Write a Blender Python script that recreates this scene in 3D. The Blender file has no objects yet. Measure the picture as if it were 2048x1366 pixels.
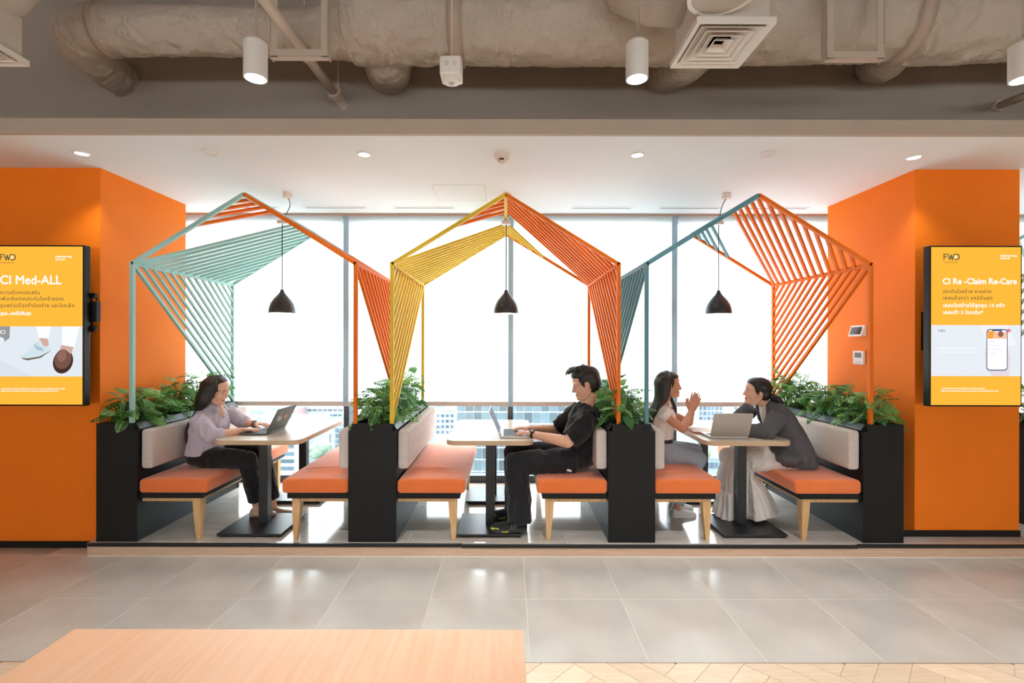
import bpy, bmesh, math, random
from mathutils import Vector, Matrix, noise

R = math.radians
rnd = random.Random(7)
scene = bpy.context.scene
C = scene.collection

# ------------------------------------------------------------------ camera, world, exposure
F, VX, VY, CH = 960.0, 1015.0, 686.0, 1.611       # focal length and vanishing point in pixels, eye height
ROLL = 0.0019
cam_data = bpy.data.cameras.new('camera')
cam_data.sensor_width = 36.0
cam_data.lens = F / 2048 * 36.0
cam_data.shift_x = (1024 - VX) / 2048
cam_data.shift_y = (VY - 683) / 2048
cam_data.clip_start = 0.05
cam_data.clip_end = 2000
cam = bpy.data.objects.new('camera', cam_data)
C.objects.link(cam)
cam.location = (0, 0, CH)
cam.rotation_euler = (math.pi / 2, -ROLL, 0)
scene.camera = cam

SKY = 9.2
world = bpy.data.worlds.new('overcast_sky')
scene.world = world
world.use_nodes = True
bg = world.node_tree.nodes['Background']
bg.inputs[0].default_value = (0.90, 0.965, 1.0, 1)
bg.inputs[1].default_value = SKY

vs = scene.view_settings
vs.view_transform = 'Standard'
vs.look = 'None'
vs.gamma = 1
vs.use_curve_mapping = False
vs.exposure = 0.1
scene.cycles.use_denoising = True
scene.cycles.max_bounces = 9
scene.cycles.diffuse_bounces = 6
scene.cycles.transparent_max_bounces = 12
scene.cycles.sample_clamp_indirect = 8

def at(px, py, Y):
    """The point at distance Y that a pixel of the 2048x1366 photograph looks at."""
    py = py - ROLL * (px - VX)
    return Vector(((px - VX) / F * Y, Y, CH - (py - VY) / F * Y))

# ------------------------------------------------------------------ materials
def lin(c):
    c = c / 255.0
    return c / 12.92 if c <= 0.04045 else ((c + 0.055) / 1.055) ** 2.4

def rgb(r, g, b):
    return (lin(r), lin(g), lin(b), 1.0)

MATS = {}
def mat(name, col, rough=0.5, metal=0.0, spec=0.5, var=0.0, vscale=6.0, stretch=(1, 1, 1), bump=0.0, bscale=40.0,
        obj_var=0.0, coat=0.0, emit=0.0, sub=0.0, sheen=0.0, rvar=0.0, bdist=0.01, detail=4.0):
    """A principled material whose colour wanders with noise, from object to object, and whose relief is fine noise."""
    if name in MATS:
        return MATS[name]
    m = bpy.data.materials.new(name)
    m.use_nodes = True
    nt = m.node_tree
    N, L = nt.nodes, nt.links
    p = N['Principled BSDF']
    p.inputs['Base Color'].default_value = col
    p.inputs['Roughness'].default_value = rough
    p.inputs['Metallic'].default_value = metal
    p.inputs['Specular IOR Level'].default_value = spec
    p.inputs['Coat Weight'].default_value = coat
    if sub:
        p.inputs['Subsurface Weight'].default_value = sub
        p.inputs['Subsurface Radius'].default_value = (0.02, 0.008, 0.004)
    if sheen:
        p.inputs['Sheen Weight'].default_value = sheen
        p.inputs['Sheen Roughness'].default_value = 0.5
    if emit:
        p.inputs['Emission Color'].default_value = col
        p.inputs['Emission Strength'].default_value = emit
    if var or bump or rvar:
        tc = N.new('ShaderNodeTexCoord')
        mp = N.new('ShaderNodeMapping')
        mp.inputs['Scale'].default_value = stretch
        L.new(tc.outputs['Object'], mp.inputs['Vector'])
    src = None
    if var or rvar:
        nz = N.new('ShaderNodeTexNoise')
        nz.inputs['Scale'].default_value = vscale
        nz.inputs['Detail'].default_value = detail
        L.new(mp.outputs['Vector'], nz.inputs['Vector'])
        if var:
            rp = N.new('ShaderNodeMapRange')
            rp.inputs['From Min'].default_value = 0.25
            rp.inputs['From Max'].default_value = 0.75
            rp.inputs['To Min'].default_value = 1 - var
            rp.inputs['To Max'].default_value = 1 + var
            L.new(nz.outputs['Fac'], rp.inputs['Value'])
            src = rp.outputs['Result']
        if rvar:
            rr = N.new('ShaderNodeMapRange')
            rr.inputs['From Min'].default_value = 0.3
            rr.inputs['From Max'].default_value = 0.7
            rr.inputs['To Min'].default_value = max(0.02, rough - rvar)
            rr.inputs['To Max'].default_value = rough + rvar
            L.new(nz.outputs['Fac'], rr.inputs['Value'])
            L.new(rr.outputs['Result'], p.inputs['Roughness'])
    if obj_var:
        oi = N.new('ShaderNodeObjectInfo')
        ro = N.new('ShaderNodeMapRange')
        ro.inputs['To Min'].default_value = 1 - obj_var
        ro.inputs['To Max'].default_value = 1 + obj_var
        L.new(oi.outputs['Random'], ro.inputs['Value'])
        if src:
            mu = N.new('ShaderNodeMath')
            mu.operation = 'MULTIPLY'
            L.new(src, mu.inputs[0])
            L.new(ro.outputs['Result'], mu.inputs[1])
            src = mu.outputs[0]
        else:
            src = ro.outputs['Result']
    if src:
        vm = N.new('ShaderNodeVectorMath')
        vm.operation = 'SCALE'
        vm.inputs[0].default_value = col[:3]
        L.new(src, vm.inputs['Scale'])
        L.new(vm.outputs['Vector'], p.inputs['Base Color'])
        if emit:
            L.new(vm.outputs['Vector'], p.inputs['Emission Color'])
    if bump:
        bn = N.new('ShaderNodeTexNoise')
        bn.inputs['Scale'].default_value = bscale
        bn.inputs['Detail'].default_value = 5
        L.new(mp.outputs['Vector'], bn.inputs['Vector'])
        bu = N.new('ShaderNodeBump')
        bu.inputs['Strength'].default_value = bump
        bu.inputs['Distance'].default_value = bdist
        L.new(bn.outputs['Fac'], bu.inputs['Height'])
        L.new(bu.outputs['Normal'], p.inputs['Normal'])
    MATS[name] = m
    return m

def mat_emit(name, col, s):
    if name in MATS:
        return MATS[name]
    m = bpy.data.materials.new(name)
    m.use_nodes = True
    N, L = m.node_tree.nodes, m.node_tree.links
    N.clear()
    e = N.new('ShaderNodeEmission')
    e.inputs[0].default_value = col
    e.inputs[1].default_value = s
    o = N.new('ShaderNodeOutputMaterial')
    L.new(e.outputs[0], o.inputs[0])
    MATS[name] = m
    return m

def mat_glass(name, tint, gloss=0.06):
    m = bpy.data.materials.new(name)
    m.use_nodes = True
    N, L = m.node_tree.nodes, m.node_tree.links
    N.clear()
    t = N.new('ShaderNodeBsdfTransparent')
    t.inputs[0].default_value = tint
    g = N.new('ShaderNodeBsdfGlossy')
    g.inputs['Roughness'].default_value = 0.02
    mx = N.new('ShaderNodeMixShader')
    mx.inputs[0].default_value = gloss
    o = N.new('ShaderNodeOutputMaterial')
    L.new(t.outputs[0], mx.inputs[1])
    L.new(g.outputs[0], mx.inputs[2])
    L.new(mx.outputs[0], o.inputs[0])
    return m

def mat_blind(name):
    """Thin woven roller blind: most of the daylight behind it comes through diffused."""
    m = bpy.data.materials.new(name)
    m.use_nodes = True
    N, L = m.node_tree.nodes, m.node_tree.links
    N.clear()
    tc = N.new('ShaderNodeTexCoord')
    w = N.new('ShaderNodeTexNoise')
    w.inputs['Scale'].default_value = 3
    L.new(tc.outputs['Object'], w.inputs['Vector'])
    rp = N.new('ShaderNodeMapRange')
    rp.inputs['To Min'].default_value = 0.83
    rp.inputs['To Max'].default_value = 0.88
    L.new(w.outputs['Fac'], rp.inputs['Value'])
    cc = N.new('ShaderNodeCombineColor')
    for i in range(3):
        L.new(rp.outputs['Result'], cc.inputs[i])
    t = N.new('ShaderNodeBsdfTranslucent')
    L.new(cc.outputs[0], t.inputs[0])
    d = N.new('ShaderNodeBsdfDiffuse')
    d.inputs[0].default_value = (0.85, 0.85, 0.84, 1)
    mx = N.new('ShaderNodeMixShader')
    mx.inputs[0].default_value = 0.12
    o = N.new('ShaderNodeOutputMaterial')
    L.new(t.outputs[0], mx.inputs[1])
    L.new(d.outputs[0], mx.inputs[2])
    L.new(mx.outputs[0], o.inputs[0])
    return m

def mat_wood(name, c1, c2, rough=0.45, scale=(1, 14, 14), obj_var=0.06, coat=0.0):
    """Wood grain: noise stretched along one axis between two tones."""
    if name in MATS:
        return MATS[name]
    m = bpy.data.materials.new(name)
    m.use_nodes = True
    N, L = m.node_tree.nodes, m.node_tree.links
    p = N['Principled BSDF']
    p.inputs['Roughness'].default_value = rough
    p.inputs['Coat Weight'].default_value = coat
    tc = N.new('ShaderNodeTexCoord')
    oi = N.new('ShaderNodeObjectInfo')
    ad = N.new('ShaderNodeVectorMath')
    sc = N.new('ShaderNodeVectorMath')
    sc.operation = 'SCALE'
    sc.inputs[0].default_value = (3.7, 5.1, 9.3)
    L.new(oi.outputs['Random'], sc.inputs['Scale'])
    L.new(tc.outputs['Object'], ad.inputs[0])
    L.new(sc.outputs[0], ad.inputs[1])
    mp = N.new('ShaderNodeMapping')
    mp.inputs['Scale'].default_value = scale
    L.new(ad.outputs[0], mp.inputs['Vector'])
    nz = N.new('ShaderNodeTexNoise')
    nz.inputs['Scale'].default_value = 4
    nz.inputs['Detail'].default_value = 6
    nz.inputs['Distortion'].default_value = 0.6
    L.new(mp.outputs[0], nz.inputs['Vector'])
    cr = N.new('ShaderNodeValToRGB')
    cr.color_ramp.elements[0].position = 0.3
    cr.color_ramp.elements[0].color = c1
    cr.color_ramp.elements[1].position = 0.7
    cr.color_ramp.elements[1].color = c2
    L.new(nz.outputs['Fac'], cr.inputs[0])
    ro = N.new('ShaderNodeMapRange')
    ro.inputs['To Min'].default_value = 1 - obj_var
    ro.inputs['To Max'].default_value = 1 + obj_var
    L.new(oi.outputs['Random'], ro.inputs['Value'])
    vm = N.new('ShaderNodeVectorMath')
    vm.operation = 'SCALE'
    L.new(cr.outputs[0], vm.inputs[0])
    L.new(ro.outputs['Result'], vm.inputs['Scale'])
    L.new(vm.outputs[0], p.inputs['Base Color'])
    MATS[name] = m
    return m

# ------------------------------------------------------------------ mesh helpers
def origin_of(o):
    v = Vector((0, 0, 0))
    while o is not None:
        v += o.location
        o = o.parent
    return v

def frame(t, ref=None):
    t = t.normalized()
    if ref is None or abs(t.dot(ref.normalized())) > 0.97:
        ref = Vector((0, 0, 1)) if abs(t.z) < 0.9 else Vector((1, 0, 0))
    a = (ref - t * ref.dot(t)).normalized()
    return a, t.cross(a)

class MB:
    def __init__(self):
        self.v, self.f = [], []
    def add(self, vs_, fs_):
        n = len(self.v)
        self.v += [Vector(q) for q in vs_]
        self.f += [tuple(n + i for i in q) for q in fs_]
        return self
    def box(self, x0, x1, y0, y1, z0, z1):
        return self.add([(x0, y0, z0), (x1, y0, z0), (x1, y1, z0), (x0, y1, z0), (x0, y0, z1), (x1, y0, z1), (x1, y1, z1), (x0, y1, z1)],
                        [(0, 3, 2, 1), (4, 5, 6, 7), (0, 1, 5, 4), (1, 2, 6, 5), (2, 3, 7, 6), (3, 0, 4, 7)])
    def obox(self, c, ax, ay, az):
        c, ax, ay, az = Vector(c), Vector(ax), Vector(ay), Vector(az)
        vs_ = [c - ax - ay - az, c + ax - ay - az, c + ax + ay - az, c - ax + ay - az, c - ax - ay + az, c + ax - ay + az, c + ax + ay + az, c - ax + ay + az]
        return self.add(vs_, [(0, 3, 2, 1), (4, 5, 6, 7), (0, 1, 5, 4), (1, 2, 6, 5), (2, 3, 7, 6), (3, 0, 4, 7)])
    def bar(self, p, q, w, h, ref=None):
        p, q = Vector(p), Vector(q)
        a, b = frame(q - p, ref)
        return self.obox((p + q) / 2, (q - p) / 2, a * h / 2, b * w / 2)
    def loft(self, rings, cap=True):
        n = len(rings[0])
        vs_ = [q for r_ in rings for q in r_]
        fs_ = []
        for i in range(len(rings) - 1):
            for j in range(n):
                k = (j + 1) % n
                fs_.append((i * n + j, i * n + k, (i + 1) * n + k, (i + 1) * n + j))
        if cap:
            fs_.append(tuple(range(n - 1, -1, -1)))
            fs_.append(tuple((len(rings) - 1) * n + j for j in range(n)))
        return self.add(vs_, fs_)
    def tube(self, pts, r, n=10, ref=None, cap=True, fn=None):
        pts = [Vector(p) for p in pts]
        if not isinstance(r, (list, tuple)):
            r = [r] * len(pts)
        rings = []
        a_prev = Vector(ref) if ref is not None else None
        for i, p in enumerate(pts):
            t = (pts[min(i + 1, len(pts) - 1)] - pts[max(i - 1, 0)])
            if t.length < 1e-9:
                t = Vector((0, 0, 1))
            a, b = frame(t, a_prev)
            if ref is None:
                a_prev = a
            ra, rb = r[i] if isinstance(r[i], (tuple, list)) else (r[i], r[i])
            ring = []
            for j in range(n):
                th = 2 * math.pi * j / n
                k = fn(th, i / (len(pts) - 1)) if fn else 1.0
                ring.append(p + a * (ra * k * math.cos(th)) + b * (rb * k * math.sin(th)))
            rings.append(ring)
        return self.loft(rings, cap)
    def ell(self, c, r, M=None, nu=16, nv=10):
        c = Vector(c)
        rings = []
        for i in range(nv + 1):
            ph = -math.pi / 2 + math.pi * (0.02 + 0.96 * i / nv)
            ring = []
            for j in range(nu):
                th = 2 * math.pi * j / nu
                q = Vector((r[0] * math.cos(ph) * math.cos(th), r[1] * math.cos(ph) * math.sin(th), r[2] * math.sin(ph)))
                ring.append(c + (M @ q if M else q))
            rings.append(ring)
        return self.loft(rings)
    def lathe(self, prof, c, n=24, cap=True, M=None):
        c = Vector(c)
        rings = []
        for (r_, z) in prof:
            ring = []
            for j in range(n):
                q = Vector((r_ * math.cos(2 * math.pi * j / n), r_ * math.sin(2 * math.pi * j / n), z))
                ring.append(c + (M @ q if M else q))
            rings.append(ring)
        return self.loft(rings, cap)
    def prism(self, poly, d):
        """poly: 3D points in order, d: thickness vector."""
        d = Vector(d)
        a = [Vector(p) for p in poly]
        b = [p + d for p in a]
        n = len(a)
        fs_ = [tuple(range(n - 1, -1, -1)), tuple(range(n, 2 * n))]
        for j in range(n):
            k = (j + 1) % n
            fs_.append((j, k, n + k, n + j))
        return self.add(a + b, fs_)
    def map(self, fn):
        self.v = [fn(q) for q in self.v]
        return self
    def mesh(self, name, smooth=False, bevel=0.0, seg=2):
        me = bpy.data.meshes.new(name)
        me.from_pydata([tuple(q) for q in self.v], [], self.f)
        bm = bmesh.new()
        bm.from_mesh(me)
        bmesh.ops.recalc_face_normals(bm, faces=bm.faces)
        if bevel:
            ed = [e for e in bm.edges if len(e.link_faces) == 2 and e.calc_face_angle(0) > 0.6]
            bmesh.ops.bevel(bm, geom=ed, offset=bevel, segments=seg, profile=0.5, affect='EDGES', clamp_overlap=True)
        bm.to_mesh(me)
        bm.free()
        if smooth:
            me.shade_smooth()
        return me
    def build(self, name, m, parent=None, smooth=False, bevel=0.0, seg=2, sharp=None):
        vs_ = self.v
        if parent is None:
            lo = [min(q[i] for q in vs_) for i in range(3)]
            hi = [max(q[i] for q in vs_) for i in range(3)]
            org = Vector(((lo[0] + hi[0]) / 2, (lo[1] + hi[1]) / 2, lo[2]))
        else:
            org = origin_of(parent)
        self.v = [q - org for q in vs_]
        me = self.mesh(name, smooth, bevel, seg)
        self.v = vs_
        if sharp is not None:
            me.set_sharp_from_angle(angle=sharp)
        me.materials.append(m)
        o = bpy.data.objects.new(name, me)
        C.objects.link(o)
        if parent is None:
            o.location = org
        else:
            o.parent = parent
        return o

def tag(o, label=None, cat=None, group=None, kind=None):
    if label: o['label'] = label
    if cat: o['category'] = cat
    if group: o['group'] = group
    if kind: o['kind'] = kind
    return o

def thing(name, loc, label, cat, group=None):
    o = bpy.data.objects.new(name, None)
    o.empty_display_size = 0.1
    C.objects.link(o)
    o.location = loc
    return tag(o, label, cat, group)

def struct(name, mb, m, parent=None, label=None, **k):
    o = mb.build(name, m, parent, **k)
    if parent is None:
        o['kind'] = 'structure'
        if label: o['label'] = label
    return o

def copy_tree(o, parent=None):
    c = o.copy()
    C.objects.link(c)
    if parent is not None:
        c.parent = parent
    for ch in list(o.children):
        copy_tree(ch, c)
    return c

def clip(poly, n, d):
    """Part of a polygon where n.p <= d."""
    out = []
    for i in range(len(poly)):
        a, b = poly[i], poly[(i + 1) % len(poly)]
        da, db = n[0] * a[0] + n[1] * a[1] - d, n[0] * b[0] + n[1] * b[1] - d
        if da <= 0:
            out.append(a)
        if (da < 0 < db) or (db < 0 < da):
            t = da / (da - db)
            out.append((a[0] + t * (b[0] - a[0]), a[1] + t * (b[1] - a[1])))
    return out

def text(body, size, m, parent, x, y, z, name='lettering', offset=0.0, spacing=1.0, lift=0.0):
    """Flat lettering standing in the plane Y=y with its baseline starting at (x, z)."""
    c = bpy.data.curves.new('lettering', 'FONT')
    c.body = body
    c.size = size
    c.offset = 0
    c.space_character = spacing
    c.fill_mode = 'FRONT'
    c.resolution_u = 3
    o = bpy.data.objects.new('lettering', c)
    C.objects.link(o)
    dg = bpy.context.evaluated_depsgraph_get()
    me = bpy.data.meshes.new_from_object(o.evaluated_get(dg))
    bpy.data.objects.remove(o)
    org = origin_of(parent)
    # heavier strokes: the outline repeated with a small shift
    vs_, fs_ = [], []
    shifts = [(0, 0)] if not offset else [(-offset, 0), (offset, 0), (0, -offset), (0, offset)]
    for i, (dx, dy) in enumerate(shifts):
        b = len(vs_)
        vs_ += [tuple(Vector((x + v.co.x + dx, y - i * .00005, z + v.co.y + dy)) - org) for v in me.vertices]
        fs_ += [tuple(b + k for k in p.vertices) for p in me.polygons]
    me = bpy.data.meshes.new(name)
    me.from_pydata(vs_, [], fs_)
    me.materials.append(m)
    n = bpy.data.objects.new(name, me)
    C.objects.link(n)
    n.parent = parent
    n['kind'] = 'stuff'
    return n

# ------------------------------------------------------------------ shared materials
ORANGE = mat('orange_paint', rgb(248, 126, 24), 0.6, var=0.03, vscale=2, bump=0.05, bscale=120, spec=0.2)
WHITE_CEIL = mat('white_ceiling_paint', rgb(234, 239, 240), 0.8, var=0.015, vscale=1.5, spec=0.2)
TAUPE = mat('taupe_ceiling_paint', rgb(164, 153, 142), 0.75, var=0.05, vscale=2.5, bump=0.1, bscale=30, spec=0.2)
TAUPE_DUCT = mat('painted_duct_wrap', rgb(186, 174, 161), 0.6, var=0.07, vscale=3, bump=0.9, bscale=11, bdist=0.035, spec=0.3)
TAUPE_PIPE = mat('painted_pipe', rgb(205, 190, 174), 0.5, var=0.03)
TILE = mat('grey_stone_tile', rgb(203, 201, 191), 0.2, var=0.13, vscale=2.6, obj_var=0.03, bump=0.10, bscale=22, rvar=0.06, detail=8, bdist=0.004)
GROUT = mat('pale_grout', rgb(225, 218, 205), 0.8, var=0.03)
BLACK = mat('black_laminate', rgb(15, 14, 13), 0.5, var=0.08, vscale=3, bump=0.03, bscale=200, spec=0.3)
BLACK_METAL = mat('black_powder_coat', rgb(30, 31, 33), 0.4, var=0.05, spec=0.5)
BLACK_TRIM = mat('black_edge_strip', rgb(24, 23, 22), 0.35, var=0.05)
PLANKM = mat_wood('platform_plank_wood', rgb(194, 184, 172), rgb(216, 207, 196), 0.11, (1.2, 16, 16), 0.07)
PARQUET = mat_wood('pale_oak_parquet', rgb(230, 206, 174), rgb(244, 224, 198), 0.3, (1.5, 18, 18), 0.08)
RISER = mat_wood('riser_oak', rgb(208, 172, 142), rgb(224, 192, 164), 0.4, (1.5, 18, 18), 0.03)
OAKLEG = mat_wood('bench_leg_wood', rgb(206, 160, 104), rgb(228, 188, 136), 0.4, (14, 14, 1.2), 0.04)
TABLETOP = mat_wood('pale_table_laminate', rgb(206, 192, 172), rgb(222, 208, 190), 0.28, (14, 1.3, 14), 0.01)
TABLE_EDGE = mat_wood('table_edge_ply', rgb(196, 164, 130), rgb(214, 184, 150), 0.45, (3, 3, 40), 0.01)
BENCH_TOP = mat_wood('foreground_table_wood', rgb(240, 188, 148), rgb(246, 202, 166), 0.32, (16, 1.0, 16), 0.0)
SEAT = mat('orange_woven_fabric', rgb(237, 122, 60), 0.85, var=0.05, vscale=9, bump=0.25, bscale=420, spec=0.15, bdist=0.003, sheen=0.6)
LINEN = mat('grey_linen_fabric', rgb(206, 194, 186), 0.9, var=0.06, vscale=14, stretch=(1, 1, 4), bump=0.3, bscale=380, spec=0.1, bdist=0.003)
MULLION = mat('dark_grey_aluminium', rgb(74, 84, 92), 0.4, metal=0.2, var=0.03)
FLARE_TINT = mat('pale_blue_flare_tint', rgb(166, 196, 214), 0.4, var=0.03)
GLASS = mat_glass('window_glass', (0.93, 0.96, 0.97, 1))
BLIND = mat_blind('roller_blind_fabric')
RAIL = mat('blind_rail', rgb(206, 202, 200), 0.45, var=0.03)
SOIL = mat('dark_potting_soil', rgb(48, 36, 26), 0.95, var=0.3, vscale=60, bump=0.8, bscale=120)
WHITE_PLASTIC = mat('white_plastic', rgb(232, 228, 222), 0.4, var=0.02)
LAMP_ON = mat_emit('lit_lamp_lens', (1.0, 0.98, 0.95, 1), 9.0)
GREY_METAL = mat('brushed_grey_metal', rgb(150, 150, 150), 0.35, metal=0.8, var=0.05)

# ================================================================== THE SETTING
PZ = 0.10                       # platform height
YF, YB = 3.62, 5.20             # platform edge, window line
CZ = 2.98                       # white ceiling

# ---- tiled floor
floor = struct('floor', MB().box(-8, 8, 2.42, 5.6, -0.12, -0.0009), GROUT, label='grey stone tiled floor in front of the booths')
tile_shapes = {}
def tile(x0, x1, y0, y1):
    key = (round(x1 - x0, 3), round(y1 - y0, 3))
    if key not in tile_shapes:
        w, h = key
        me = MB().box(-w / 2 + .0018, w / 2 - .0018, -h / 2 + .0018, h / 2 - .0018, -0.02, 0).mesh('tile', bevel=0.0012, seg=1)
        me.materials.append(TILE)
        tile_shapes[key] = me
    o = bpy.data.objects.new('tile', tile_shapes[key])
    C.objects.link(o)
    o.parent = floor
    o.location = Vector(((x0 + x1) / 2, (y0 + y1) / 2, rnd.uniform(-.0004, .0004))) - floor.location
for k in range(-10, 11):
    x0 = 0.119 + 0.6 * k
    for j, (y0, y1) in enumerate(((2.42, 3.02), (3.02, 3.62))):
        tile(x0, x0 + 0.6, y0, y1)
    if x0 + 0.6 <= -3.1:
        tile(x0, min(x0 + 0.6, -3.16), 3.62, 3.80)
# ---- herringbone parquet nearer the camera
parq = struct('floor_parquet', MB().box(-8, 8, -6, 2.42, -0.12, -0.004), mat('parquet_underlay', rgb(214, 184, 150), 0.4, var=0.05),
              label='pale oak herringbone parquet at the front of the room')
PW, PN = 0.12, 5
c45 = math.cos(R(45))
def plank_poly(x, y, w, h):
    g = .0012
    pts = [(x + g, y + g), (x + w - g, y + g), (x + w - g, y + h - g), (x + g, y + h - g)]
    return [((a - b) * c45, (a + b) * c45) for a, b in pts]
count = 0
for kind in (0, 1):
    for r_ in range(-60, 60):
        for k in range(-8, 9):
            if kind == 0:
                poly = plank_poly((r_ + 2 * PN * k) * PW, r_ * PW, PN * PW, PW)
            else:
                poly = plank_poly(r_ * PW, (r_ - 2 * PN + 1 + 2 * PN * k) * PW, PW, PN * PW)
            poly = [(a, b + 1.9) for a, b in poly]
            if max(p[1] for p in poly) < 1.75 or min(p[1] for p in poly) > 2.41 or max(p[0] for p in poly) < -2.9 or min(p[0] for p in poly) > 3.1:
                continue
            poly = clip(poly, (0, 1), 2.4175)
            if len(poly) < 3:
                continue
            o = MB().prism([(a, b, -0.004) for a, b in poly], (0, 0, 0.004)).build('plank', PARQUET, parq)
            count += 1
# metal edge between parquet and tiles
struct('trim_1', MB().box(-8, 8, 2.4165, 2.4225, -0.004, 0.0005), mat('edge_profile', rgb(168, 152, 132), 0.4, metal=0.3), label='thin metal strip between parquet and tiles')

# ---- raised platform
plat = struct('floor_platform', MB().box(-3.156, 8, YF + .02, 5.42, 0, PZ - .012), mat('platform_core', rgb(150, 135, 118), 0.6), label='raised wooden platform under the booths')
pl_shapes = {}
row = 0
y = YF + .002
while y < 5.3:
    off = (0.0, 0.74, 0.31, 0.93)[row % 4]
    x = -3.154 - off
    while x < 6.6:
        a, b = max(x, -3.154), min(x + 1.2, 8)
        if b - a > 0.05:
            key = round(b - a, 3)
            if key not in pl_shapes:
                me = MB().box(-key / 2 + .0008, key / 2 - .0008, -.0992, .0992, -.012, 0).mesh('plank', bevel=.0008, seg=1)
                me.materials.append(PLANKM)
                pl_shapes[key] = me
            o = bpy.data.objects.new('plank', pl_shapes[key])
            C.objects.link(o)
            o.parent = plat
            o.location = Vector(((a + b) / 2, y + .1, PZ + rnd.uniform(-.0003, .0003))) - plat.location
        x += 1.2
    y += 0.2
    row += 1
def xa(px, Y):
    return (px - VX) / F * Y
# black edging in three lengths, oak riser boards, white base line
for i, (a, b, dz) in enumerate(((-3.156, xa(925, YF), 0), (xa(925, YF), xa(1715, YF), -.006), (xa(1715, YF), 8, 0))):
    struct('trim_%d' % (i + 2), MB().box(a, b, YF - .012, YF + .006, PZ - .026 + dz, PZ - .001 + dz), BLACK_TRIM, bevel=.001, seg=1,
           label=('black edging strip along the platform front at its left length', 'black edging strip set slightly lower along the middle of the platform front',
                  'black edging strip along the platform front at its right length')[i])
for i, (a, b) in enumerate(((-3.156, xa(820, YF)), (xa(820, YF), xa(1465, YF)), (xa(1465, YF), 8))):
    struct('trim_%d' % (i + 5), MB().box(a + .0006, b - .0006, YF - .004, YF + .02, .004, PZ - .03), RISER,
           label='oak riser board below the black edging, ' + ('left of three', 'middle of three', 'right of three')[i])
struct('trim_8', MB().box(-3.156, 8, YF - .008, YF, 0, .004), mat('white_base_line', rgb(245, 240, 230), 0.5), label='thin white line at the foot of the platform riser')
struct('trim_9', MB().box(-3.162, -3.156, YF - .006, 5.2, 0, PZ - .001), RISER, label='oak end board closing the platform on its left side')

# ---- orange columns
COLY, COLB = 3.77, 4.77
struct('wall_left', MB().box(-7.9, -3.2, COLY, COLB, 0, CZ), ORANGE, label='orange painted column wall carrying the left screen')
struct('wall_right', MB().box(3.2, 4.02, COLY, COLB + .03, PZ, CZ), ORANGE, label='orange painted column carrying the right screen')
struct('baseboard_left', MB().box(-7.9, -3.165, COLY - .012, COLY, 0, .05), BLACK, label='black baseboard under the left orange wall')
struct('baseboard_right', MB().box(3.01, 4.02, COLY - .012, COLY, PZ, PZ + .048), BLACK, label='black baseboard under the right orange column')

# ---- white soffit ceiling, fascia, beam, upper ceiling
SOF = 3.144
struct('ceiling', MB().box(-8, 8, SOF + .03, 5.55, CZ, CZ + .09), WHITE_CEIL, label='white lowered ceiling above the booths')
struct('trim_10', MB().box(-8, 8, SOF, SOF + .03, CZ - .001, CZ + .098), mat('taupe_fascia_lit', rgb(190, 174, 158), 0.7, var=0.03), label='taupe fascia board along the front of the white ceiling')  # same paint as the beam, its brighter lighting put into a lighter colour
BEAM = 3.52
struct('wall_beam', MB().box(-8, 8, BEAM, BEAM + .3, CZ + .09, 4.35), TAUPE, label='taupe concrete beam above the lowered ceiling')
struct('ceiling_upper', MB().box(-8, 8, -6, BEAM + .3, 4.2, 4.35), TAUPE, label='taupe exposed ceiling slab above the ducts')
struct('wall_side_left', MB().box(-8.1, -7.95, -6, 5.5, 0, 4.35), mat('side_wall_paint', rgb(222, 214, 204), 0.8, var=0.02), label='plain far side wall beyond the left screen')
struct('wall_side_right', MB().box(7.95, 8.1, -6, 5.5, 0, 4.35), mat('side_wall_paint', rgb(222, 214, 204), 0.8), label='plain far side wall beyond the right screen')
WB = mat('side_wall_paint', rgb(222, 214, 204), 0.8)
struct('wall_back_fill', MB().box(-8, 8, -6.1, -5.95, 0, 1.0).box(-8, 8, -6.1, -5.95, 1.72, 4.35), WB, label='unseen wall band added behind the camera, its long opening sized for fill light')  # unseen wall, its opening shaped to set the fill light from behind
struct('trim_11', MB().box(-8, 8, 5.075, 5.085, CZ - .022, CZ - .002), mat('pelmet_line', rgb(176, 150, 132), 0.6), label='thin brown pelmet line where ceiling meets blinds')
# access hatch in the ceiling
hx0, hx1, hy0, hy1 = xa(863, 4.16), xa(968, 4.16), 4.16, 4.62
hat = struct('trim_12', MB().box(hx0, hx1, hy0, hy1, CZ - .0015, CZ + .001), WHITE_CEIL, label='flush square access hatch in the white ceiling')
for (a, b, c, d) in ((hx0 - .003, hx1 + .003, hy0 - .003, hy0), (hx0 - .003, hx1 + .003, hy1, hy1 + .003), (hx0 - .003, hx0, hy0, hy1), (hx1, hx1 + .003, hy0, hy1)):
    MB().box(a, b, c, d, CZ - .002, CZ).build('hatch_joint', mat('hatch_joint_grey', rgb(196, 190, 182), 0.8), hat)  # slim grey joint lines framing the hatch

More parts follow.
